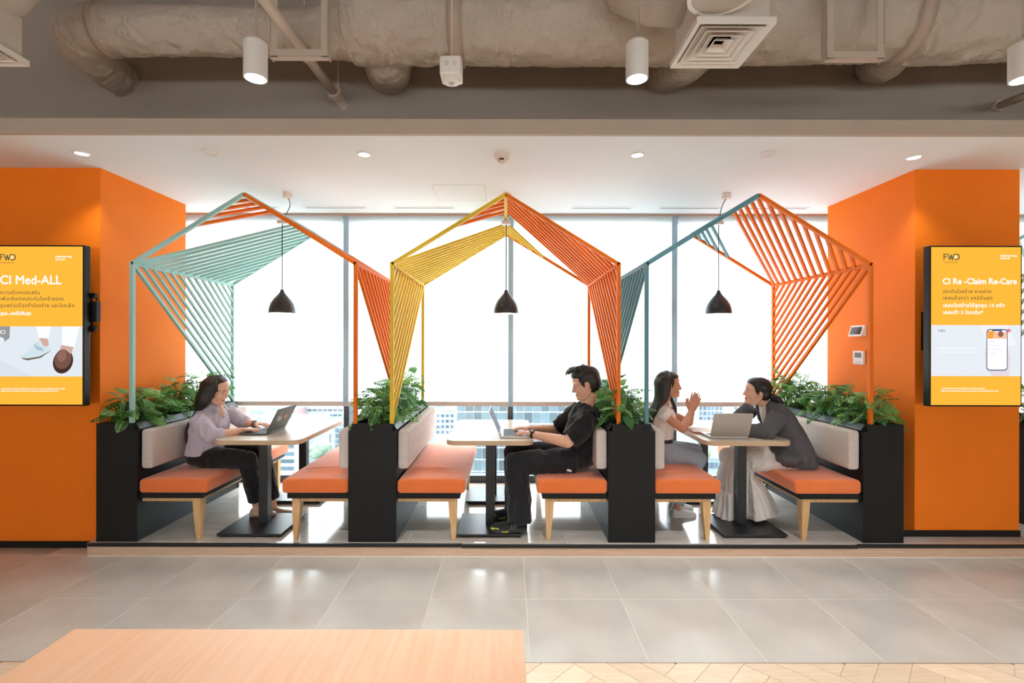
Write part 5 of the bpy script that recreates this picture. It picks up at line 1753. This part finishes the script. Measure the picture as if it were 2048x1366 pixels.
# ---------------------------------------------------------------- woman in the white t-shirt
def woman_white():
    t = thing('person', (1.38, 4.27, PZ), 'person in white t-shirt and jeans with palms pressed together', 'person')
    f = Vector((1, 0, 0))
    pel, wai, che, sho, nek = Vector((1.35, 4.27, .655)), Vector((1.36, 4.27, .80)), Vector((1.375, 4.27, .95)), Vector((1.385, 4.27, 1.045)), Vector((1.395, 4.27, 1.085))
    HM = head_matrix(at(1338, 770, 4.26), R(-7), R(-2), 0, .98)
    shR, shL = Vector((1.335, 4.115, 1.015)), Vector((1.395, 4.42, 1.02))
    elR, elL = at(1366, 857, 4.06), Vector((1.665, 4.40, .885))
    wrR, wrL = Vector((1.612, 4.215, 1.010)), Vector((1.632, 4.258, 1.005))
    sk = MB()
    torso(sk, [pel, wai, che, sho, nek], [(.09, .13), (.075, .105), (.08, .105), (.05, .08), (.04, .045)], f)
    sk.tube([sho, nek, HM @ Vector((-.022, 0, -.055))], [.045, .043, .042], 18)
    for s, e, w in ((shR, elR, wrR), (shL, elL, wrL)):
        add_limb(sk, [s - Vector((0, 0, .012)), e, e.lerp(w, .35), w], [.036, .037, .034, .023])
    d = Vector((.30, .0, .95)).normalized()
    add_hand(sk, wrR, d + Vector((0, .10, 0)), (0, 1, 0), 1, (.02, .03, .04), .95, .12, (.75, .75, -.05))
    add_hand(sk, wrL, d + Vector((.06, -.08, 0)), (0, -1, 0), -1, (.02, .03, .04), .95, .12, (.75, .75, -.05))
    hR, hL = Vector((1.36, 4.19, .645)), Vector((1.36, 4.35, .645))
    kR, kL = Vector((1.655, 4.15, .615)), Vector((1.70, 4.36, .635))
    aR, aL = Vector((1.48, 4.19, .19)), Vector((1.52, 4.36, .19))
    for h, k, a in ((hR, kR, aR), (hL, kL, aL)):
        add_limb(sk, [h, k, k.lerp(a, .35), a, a + Vector((.01, 0, -.055)), a + Vector((.10, .01, -.078))], [.065, .048, .044, .029, .027, .012])
    add_head(sk, HM)
    finish(remesh(sk, VX_, 2), 'body', FACE(SKIN_T, LIPS, HAIR_B), t, pick=face_pick(HM))
    sh = MB()
    torso(sh, [pel + Vector((.0, 0, .085)), wai, che, sho - Vector((0, 0, .008)), nek - Vector((0, 0, .022))], [(.105, .138), (.105, .132), (.118, .145), (.082, .130), (.054, .064)], f)
    add_limb(sh, [shR, shR.lerp(elR, .30)], [.060, .058], 20)
    add_limb(sh, [shL, shL.lerp(elL, .28)], [.060, .058], 20)
    finish(remesh(sh, .006, 3), 'tshirt', [TEE_W], t, folds(.006, 12, (1, 1, .6), 2))
    tr = MB()
    torso(tr, [pel + Vector((0, 0, -.03)), pel + Vector((0, 0, .05)), wai - Vector((0, 0, .035))], [(.13, .16), (.122, .15), (.106, .136)], f)
    tr.ell(pel + Vector((.02, 0, -.01)), (.14, .165, .078), None, 24, 14)
    for h, k, a in ((hR, kR, aR), (hL, kL, aL)):
        add_limb(tr, [h, h.lerp(k, .55) + Vector((0, 0, .005)), k, k.lerp(a, .5), a + Vector((0, 0, .03))], [.086, .078, .066, .060, .058], 20)
    finish(remesh(tr, .006, 3), 'jeans', [DENIM], t, folds(.003, 14, (1, 1, .6), 4))
    wb = wai - Vector((0, 0, .040))
    MB().tube([wb - Vector((0, 0, .016)), wb - Vector((0, 0, .014)), wb + Vector((0, 0, .014)), wb + Vector((0, 0, .016))], [(.108, .139), (.111, .142), (.111, .142), (.108, .139)], 32, ref=f).build('belt', mat('black_belt', rgb(26, 25, 26), .4), t, smooth=True)
    for a in (aR, aL):
        shoe(t, a + Vector((-.05, 0, -.09)), a + Vector((.17, .01, -.09)), .086, .07, mat('white_sneaker', rgb(216, 212, 208), .6), mat('white_sole', rgb(226, 224, 220), .6), sole=.016)
    hr = MB()
    R3 = HM.to_3x3()
    hr.ell(HM @ Vector((-.026, 0, .036)), (.096, .083, .092), R3, 24, 16)
    hr.ell(HM @ Vector((-.050, 0, -.02)), (.066, .082, .09), R3, 24, 16)
    hr.ell(HM @ Vector((.016, 0, .074)), (.070, .068, .050), R3, 20, 12)
    for k in range(24):
        u = k / 23
        ang = R(84) + u * R(192)
        lx, ly = math.cos(ang), math.sin(ang)
        p0 = HM @ Vector((-.01, .012 * ly, .120))
        p1 = HM @ Vector((-.02 + .085 * lx, .083 * ly, .055))
        p2 = HM @ Vector((-.030 + .082 * lx, .088 * ly, -.03))
        p3 = HM @ Vector((-.050 + .066 * lx, .086 * ly, -.115))
        p4 = nek + Vector((-.085 - .02 * (1 - abs(ly)), .088 * ly, -.045))
        p5 = nek + Vector((-.135 - .015 * (1 - abs(ly)), .075 * ly, -.15 - .03 * math.sin(k * 1.9)))
        o, rr = smooth_path([(p0, .017), (p1, .018), (p2, .018), (p3, .018), (p4, .016), (p5, .006)], 5)
        hr.tube(o, rr, 8)
    for k in range(4):     # lock over the far shoulder, falling on the chest
        y = .070 + .012 * k
        o, rr = smooth_path([(HM @ Vector((.0, .074, .02)), .014), (HM @ Vector((.012, .080, -.06)), .015), (HM @ Vector((.030, y, -.13)), .016), (HM @ Vector((.060, y - .012, -.21)), .015), (HM @ Vector((.066, y - .02, -.265)), .006)], 5)
        hr.tube(o, rr, 8)
    finish(remesh(hr, .005, 2), 'hair', [HAIR_B], t, lambda q: .002 * noise.noise(Vector((q.x * 90, q.y * 90, q.z * 9))))
    dw = (wrL - elL).normalized()
    MB().tube([wrL - dw * .035, wrL - dw * .033, wrL - dw * .018, wrL - dw * .016], [.026, .029, .029, .026], 18).build('bracelet', mat('dark_bracelet', rgb(34, 32, 38), .4), t, smooth=True)
woman_white()

# ---------------------------------------------------------------- woman in the grey blazer
def woman_blazer():
    t = thing('person', (2.36, 4.1, PZ), 'person in grey blazer and long white skirt leaning on the table', 'person')
    f = Vector((-1, -.10, 0)).normalized()
    fy = Vector((-f.y, f.x, 0))
    pel, wai, che, sho, nek = Vector((2.405, 4.09, .665)), Vector((2.372, 4.09, .80)), Vector((2.295, 4.09, .955)), Vector((2.235, 4.09, 1.055)), Vector((2.195, 4.09, 1.095))
    HM = head_matrix(at(1514, 783, 4.07), R(173), R(-7), 0, 1.0)
    shL, shR = Vector((2.215, 3.925, 1.035)), Vector((2.155, 4.255, 1.045))
    elL, elR = Vector((2.130, 3.915, .893)), Vector((2.06, 4.33, .90))
    wrL, wrR = Vector((1.965, 4.06, .885)), Vector((1.96, 4.17, .885))
    sk = MB()
    torso(sk, [pel, wai, che, sho, nek], [(.09, .13), (.08, .11), (.085, .12), (.06, .11), (.04, .045)], f)
    sk.tube([sho, nek, HM @ Vector((-.022, 0, -.055))], [.052, .046, .045], 18)
    for s, e, w in ((shL, elL, wrL), (shR, elR, wrR)):
        add_limb(sk, [s, e, e.lerp(w, .35), w], [.046, .040, .036, .024])
    add_hand(sk, wrL, Vector((-.7, .6, -.02)), (0, 0, -1), -1, (.15, .2, .2), .95)
    add_hand(sk, wrR, Vector((-.8, -.45, -.02)), (0, 0, -1), 1, (.15, .2, .2), .95)
    hL, hR = Vector((2.39, 4.01, .645)), Vector((2.39, 4.17, .645))
    kL, kR = Vector((1.995, 4.09, .60)), Vector((1.96, 4.24, .61))
    aL, aR = Vector((2.135, 4.07, .2155)), Vector((2.0, 4.235, .185))
    for h, k, a in ((hL, kL, aL), (hR, kR, aR)):
        add_limb(sk, [h, k, k.lerp(a, .35), a, a + Vector((-.01, 0, -.055)), a + Vector((-.09, 0, -.076))], [.07, .05, .046, .030, .026, .012])
    add_head(sk, HM)
    finish(remesh(sk, VX_, 2), 'body', FACE(SKIN_W, LIPS, HAIR_K), t, pick=face_pick(HM))
    # inner top
    it = MB()
    torso(it, [wai + f * .01, che + f * .012, sho + f * .012 - Vector((0, 0, .004)), nek + Vector((0, 0, .006))], [(.105, .085), (.114, .085), (.080, .065), (.051, .054)], f)
    finish(remesh(it, .006, 3), 'inner_top', [CREAM], t)
    # blazer, open at the front, tails over the seat
    bz = MB()
    bk = -f
    torso(bz, [pel + bk * .03 + Vector((0, 0, -.075)), pel + bk * .025, wai + bk * .02, che + bk * .012, sho + bk * .012, nek + bk * .012 - Vector((0, 0, .015))],
          [(.168, .205), (.155, .195), (.128, .165), (.118, .160), (.090, .142), (.056, .066)], f)
    bz.ell(pel + f * .075 + Vector((0, 0, -.005)), (.165, .205, .092), None, 24, 14)
    for s, e, w in ((shL, elL, wrL), (shR, elR, wrR)):
        add_limb(bz, [s + bk * .012, s.lerp(e, .55) + bk * .006, e, e.lerp(w, .55), e.lerp(w, .93)], [.068, .066, .060, .052, .044], 20)
    for s_ in (-1, 1):      # rolled collar and lapels
        pts = [nek + bk * .052 + Vector((0, 0, .004)), nek + fy * s_ * .054 + bk * .010 + Vector((0, 0, .008)), sho + f * .062 + fy * s_ * .064 + Vector((0, 0, .012)), che + f * .112 + fy * s_ * .058 + Vector((0, 0, .02)), wai + f * .112 + fy * s_ * .034]
        bz.tube(pts, [.016, .018, .018, .017, .012], 10)
    bo = finish(remesh(bz, .006, 3), 'blazer', [BLAZER], t, folds(.010, 11, (1, 1, .55), 6))
    # long tiered skirt
    path = [(pel + Vector((0, 0, .02)), .10), (Vector((2.27, 4.10, .645)), .1), (Vector((2.10, 4.13, .628)), .1), (Vector((1.995, 4.15, .575)), .1), (Vector((1.975, 4.155, .47)), .1), (Vector((2.005, 4.15, .36)), .1), (Vector((2.03, 4.14, .24)), .1), (Vector((2.045, 4.13, .135)), .1)]
    o, _ = smooth_path(path, 7)
    nn = len(o)
    rr = []
    for i in range(nn):
        u = i / (nn - 1)
        a = .085 + .03 * u
        b = .165 + .02 * u
        if u > .45:
            k = (u - .45) / .55
            a = .10 + .155 * k
            b = .175 + .06 * k
            if u > .68:
                a += .018
                b += .014
        rr.append((a, min(b, .205)))
    def rip(th, u):
        return 1 + max(0, u - .25) * (.060 * math.sin(th * 9 + 1.3 * math.sin(u * 7)) + .030 * math.sin(th * 23 + 4 * u)) + (.02 * math.sin(th * 31) if u > .68 else 0)
    sk2 = MB().tube(o, rr, 120, ref=Vector((1, 0, .25)), fn=rip)
    sk2.ell(pel + Vector((-.02, 0, -.01)), (.15, .18, .085), None, 24, 14)
    for h, k in ((hL, kL), (hR, kR)):
        add_limb(sk2, [h, h.lerp(k, .5) + Vector((0, 0, .004)), k + Vector((-.005, 0, 0)), k.lerp(Vector((2.03, k.y, .3)), .6)], [.094, .090, .082, .09], 20)
    sk2.v = [Vector((q.x, max(q.y, 4.008 + .006 * math.sin(q.x * 60)) if q.x < 2.02 else q.y, max(q.z, PZ + .03 + .012 * math.sin(q.x * 40)))) for q in sk2.v]
    finish(remesh(sk2, .006, 2), 'skirt', [SKIRT], t, folds(.004, 12, (1.4, 1.4, .4), 2))
    for a in (aL, aR):
        shoe(t, a + Vector((.045, -.01, -.085)), a + Vector((-.16, 0, -.085)), .082, .062, mat('silver_shoe', rgb(190, 186, 184), .3, metal=.6), mat('tan_sole', rgb(150, 124, 98), .6), sole=.008)
    # hair drawn back into a low ponytail
    hr = MB()
    R3 = HM.to_3x3()
    hr.ell(HM @ Vector((-.022, 0, .036)), (.096, .080, .089), R3, 24, 16)
    hr.ell(HM @ Vector((.014, 0, .064)), (.072, .069, .056), R3, 24, 16)
    hr.ell(HM @ Vector((-.050, 0, -.01)), (.062, .074, .066), R3, 24, 16)
    for s in (-1, 1):
        hr.tube([HM @ Vector((.050, s * .052, .058)), HM @ Vector((.018, s * .073, .022)), HM @ Vector((-.03, s * .078, .004))], [.014, .013, .012], 8)
    for k in range(7):
        a = k * .9
        dy, dx = .014 * math.cos(a), .010 * math.sin(a)
        o, q = smooth_path([(HM @ Vector((-.085, dy * .6, -.022 + dx)), .015), (HM @ Vector((-.128, dy, -.028 + dx)), .020), (HM @ Vector((-.178, dy * 1.8, -.052 + dx)), .025), (HM @ Vector((-.208, dy * 2.0, -.100 + dx)), .023), (HM @ Vector((-.212, dy * 1.4, -.155 + dx)), .009)], 5)
        hr.tube(o, q, 8)
    finish(remesh(hr, .0045, 2), 'hair', [HAIR_K], t, lambda q: .0016 * noise.noise(Vector((q.x * 30, q.y * 90, q.z * 60))))
    MB().tube([HM @ Vector((-.098 , .020 * math.cos(a), -.023 + .020 * math.sin(a))) for a in [2 * math.pi * i / 16 for i in range(17)]], .005, 8).build('hair_tie', BLACK_METAL, t, smooth=True)
    MB().ell(HM @ Vector((-.002, .083, -.045)), (.006, .003, .006), None, 10, 8).build('earring', mat('gold_earring', rgb(214, 184, 130), .25, metal=.8), t)
woman_blazer()

# ================================================================== THE CITY OUTSIDE
GZ = -46.0
struct('ground_outside', MB().box(-600, 600, 30, 900, GZ - 1, GZ), mat('pale_city_ground', rgb(124, 132, 132), .9, var=.12, vscale=.05), label='pale city ground far below the windows')
CITY_W = mat('white_facade', rgb(136, 140, 142), .8, var=.04, vscale=.3)
CITY_G = mat('grey_facade', rgb(112, 120, 124), .8, var=.06, vscale=.3)
CITY_P = mat('pinkish_roof', rgb(150, 122, 120), .8, var=.05, vscale=.3)
PANE_B = mat('blue_window_pane', rgb(66, 84, 96), .3, obj_var=.35, spec=.3)
PANE_T = mat('tower_glass_pane', rgb(56, 70, 76), .3, spec=.3, obj_var=.5, var=.25, vscale=.5)

TAKEN = []
def free(a, b, c, d, g=1.0):
    return all(b + g < e or f_ + g < a or d + g < h or i_ + g < c for e, f_, h, i_ in TAKEN)

def building(x0, x1, y0, y1, z1, m, label, wins=(), pm=None, roof=True):
    TAKEN.append((x0, x1, y0, y1))
    t = thing('building', ((x0 + x1) / 2, (y0 + y1) / 2, GZ), label, 'building', 'city buildings outside the windows')
    MB().box(x0, x1, y0, y1, GZ, z1).build('walls', m, t)
    if roof:
        MB().box(x0 - .2, x1 + .2, y0 - .2, y1 + .2, z1, z1 + .6).build('parapet', m, t)
        MB().box(x0 + (x1 - x0) * .3, x0 + (x1 - x0) * .6, y0 + 2, y0 + (y1 - y0) * .6, z1 + .6, z1 + 2.4).build('roof_room', CITY_G, t)
    shared = {}
    for (a, b, c, d) in wins:
        key = (round(b - a, 2), round(d - c, 2))
        if key not in shared:
            me = MB().box(-key[0] / 2, key[0] / 2, -.12, .1, -key[1] / 2, key[1] / 2).mesh('window')
            me.materials.append(pm or PANE_B)
            shared[key] = me
        o = bpy.data.objects.new('window', shared[key])
        C.objects.link(o)
        o.parent = t
        o.location = Vector(((a + b) / 2, y0, (c + d) / 2)) - t.location
    return t
def zz(py, Y):
    return CH - (py - VY) / F * Y
def grid(px0, px1, py0, py1, Y, nx, ny, fx=.75, fy=.7):
    out = []
    x0, x1, z0, z1 = xa(px0, Y), xa(px1, Y), zz(py1, Y), zz(py0, Y)
    for i in range(nx):
        for j in range(ny):
            a = x0 + (x1 - x0) * (i + .5 - fx / 2) / nx
            c = z0 + (z1 - z0) * (j + .5 - fy / 2) / ny
            out.append((a, a + (x1 - x0) * fx / nx, c, c + (z1 - z0) * fy / ny))
    return out
Y = 92
building(xa(912, Y), xa(1168, Y), Y, Y + 25, -4, CITY_W, 'blue glass office tower behind the middle table', grid(914, 1166, 800, 990, Y, 15, 8, .92, .88), PANE_T)
Y = 120
building(xa(452, Y), xa(600, Y), Y, Y + 20, zz(858, Y), CITY_W, 'white block with blue window bands behind the lilac woman', grid(552, 590, 872, 945, Y, 1, 5, .9, .5))
Y = 230
building(xa(470, Y), xa(560, Y), Y, Y + 30, zz(833, Y), CITY_P, 'long low building with pinkish roof far off', grid(474, 556, 836, 850, Y, 8, 1))
Y = 260
building(xa(590, Y), xa(690, Y), Y, Y + 30, zz(812, Y), CITY_W, 'white slab building with thin window rows far off', grid(594, 686, 816, 836, Y, 9, 2, .8, .4))
Y = 144
building(xa(605, Y), xa(662, Y), Y, Y + 14, zz(872, Y), CITY_W, 'low white building below the lilac woman\'s table', grid(608, 660, 876, 896, Y, 6, 2))
Y = 118
building(xa(668, Y), xa(700, Y), Y, Y + 12, zz(850, Y), CITY_G, 'narrow grey building beside the first dark mullion', grid(670, 698, 856, 900, Y, 3, 4))
Y = 170
building(xa(850, Y), xa(912, Y), Y, Y + 20, zz(822, Y), CITY_W, 'pale building left of the glass tower', grid(853, 909, 826, 870, Y, 6, 4, .6, .5))
Y = 150
building(xa(1398, Y), xa(1462, Y), Y, Y + 20, zz(770, Y), CITY_W, 'white tower with square blue windows behind the hands', grid(1398, 1446, 800, 852, Y, 6, 5, .7, .75))
building(xa(1464, Y), xa(1506, Y), Y + 2, Y + 20, zz(770, Y), CITY_W, 'slender white tower beside the blue-windowed tower', grid(1470, 1502, 812, 842, Y, 2, 3, .35, .4))
Y = 112
building(xa(1290, Y), xa(1345, Y), Y, Y + 12, zz(862, Y), CITY_W, 'white building low behind the white t-shirt woman', grid(1312, 1344, 868, 930, Y, 2, 5, .4, .45))
Y = 125
building(xa(1400, Y), xa(1440, Y), Y, Y + 14, zz(918, Y), CITY_G, 'low grey-roofed house beyond the trees', grid(1402, 1438, 922, 938, Y, 4, 1))
Y = 140
building(xa(1180, Y), xa(1260, Y), Y, Y + 14, zz(800, Y), CITY_W, 'white building right of the glass tower', grid(1184, 1256, 806, 930, Y, 6, 6))
Y = 160
building(xa(1560, Y), xa(1700, Y), Y, Y + 14, zz(790, Y), CITY_W, 'white building far behind the blazer woman', grid(1564, 1696, 800, 930, Y, 8, 6))
r2 = random.Random(5)
low = []
for i in range(16):
    for _ in range(60):
        Y = r2.uniform(128, 200)
        px = r2.uniform(600, 905) if i < 9 else r2.uniform(1330, 1450)
        w, dp = r2.uniform(5, 9), r2.uniform(6, 9)
        x = xa(px, Y)
        if free(x, x + w, Y, Y + dp):
            break
    else:
        continue
    zt = GZ + r2.uniform(4, 9)
    building(x, x + w, Y, Y + dp, zt, (CITY_W, CITY_G, CITY_P)[i % 3], 'small %s city house far below, %s' % (('white', 'grey', 'pinkish')[i % 3], 'seen through the left window gap' if i < 9 else 'seen through the right window gap'),
             [(x + .6, x + 1.8, zt - 2.4, zt - 1.2), (x + 2.4, x + 3.6, zt - 2.4, zt - 1.2)], roof=False)
# street trees
CROWN = mat('street_tree_crown', rgb(92, 108, 90), .8, var=.25, vscale=.8, bump=.5, bscale=2)
for i, (px, py, Y, r_) in enumerate(((876, 888, 100, 4.6), (894, 868, 126, 4.6), (858, 908, 86, 2.8), (1352, 905, 130, 3.4), (1372, 905, 112, 3.2), (1382, 890, 142, 3.8), (1395, 908, 116, 3.0), (1358, 930, 98, 2.6), (640, 902, 108, 2.4))):
    x, z = xa(px, Y), zz(py, Y)
    if not free(x - r_ * 1.1, x + r_ * 1.1, Y - r_ * 1.1, Y + r_ * 1.1, .2):
        continue
    TAKEN.append((x - r_ * 1.1, x + r_ * 1.1, Y - r_ * 1.1, Y + r_ * 1.1))
    t = thing('street_tree', (x, Y, GZ), 'pale green street tree far below ' + ('left of the glass tower' if i < 3 else 'in the small park on the right' if i < 8 else 'behind the first table'), 'tree', 'street trees left of the glass tower' if i < 3 else 'park trees on the right' if i < 8 else 'lone street trees')
    cr = MB()
    for k in range(9):
        a = k * 2.4
        cr.ell((x + r_ * .5 * math.cos(a), Y + r_ * .5 * math.sin(a), z + r_ * .35 * math.sin(k * 1.7)), (r_ * .55, r_ * .55, r_ * .45), nu=12, nv=8)
    for j, q in enumerate(cr.v):
        cr.v[j] = q + Vector((1, 1, 1)) * (noise.noise(q * .9) * r_ * .16)
    cr.build('crown', CROWN, t, smooth=True)
    MB().tube([(x, Y, GZ), (x, Y, z)], [.4, .25], 8).build('trunk', mat('tree_trunk', rgb(96, 84, 72), .9), t)
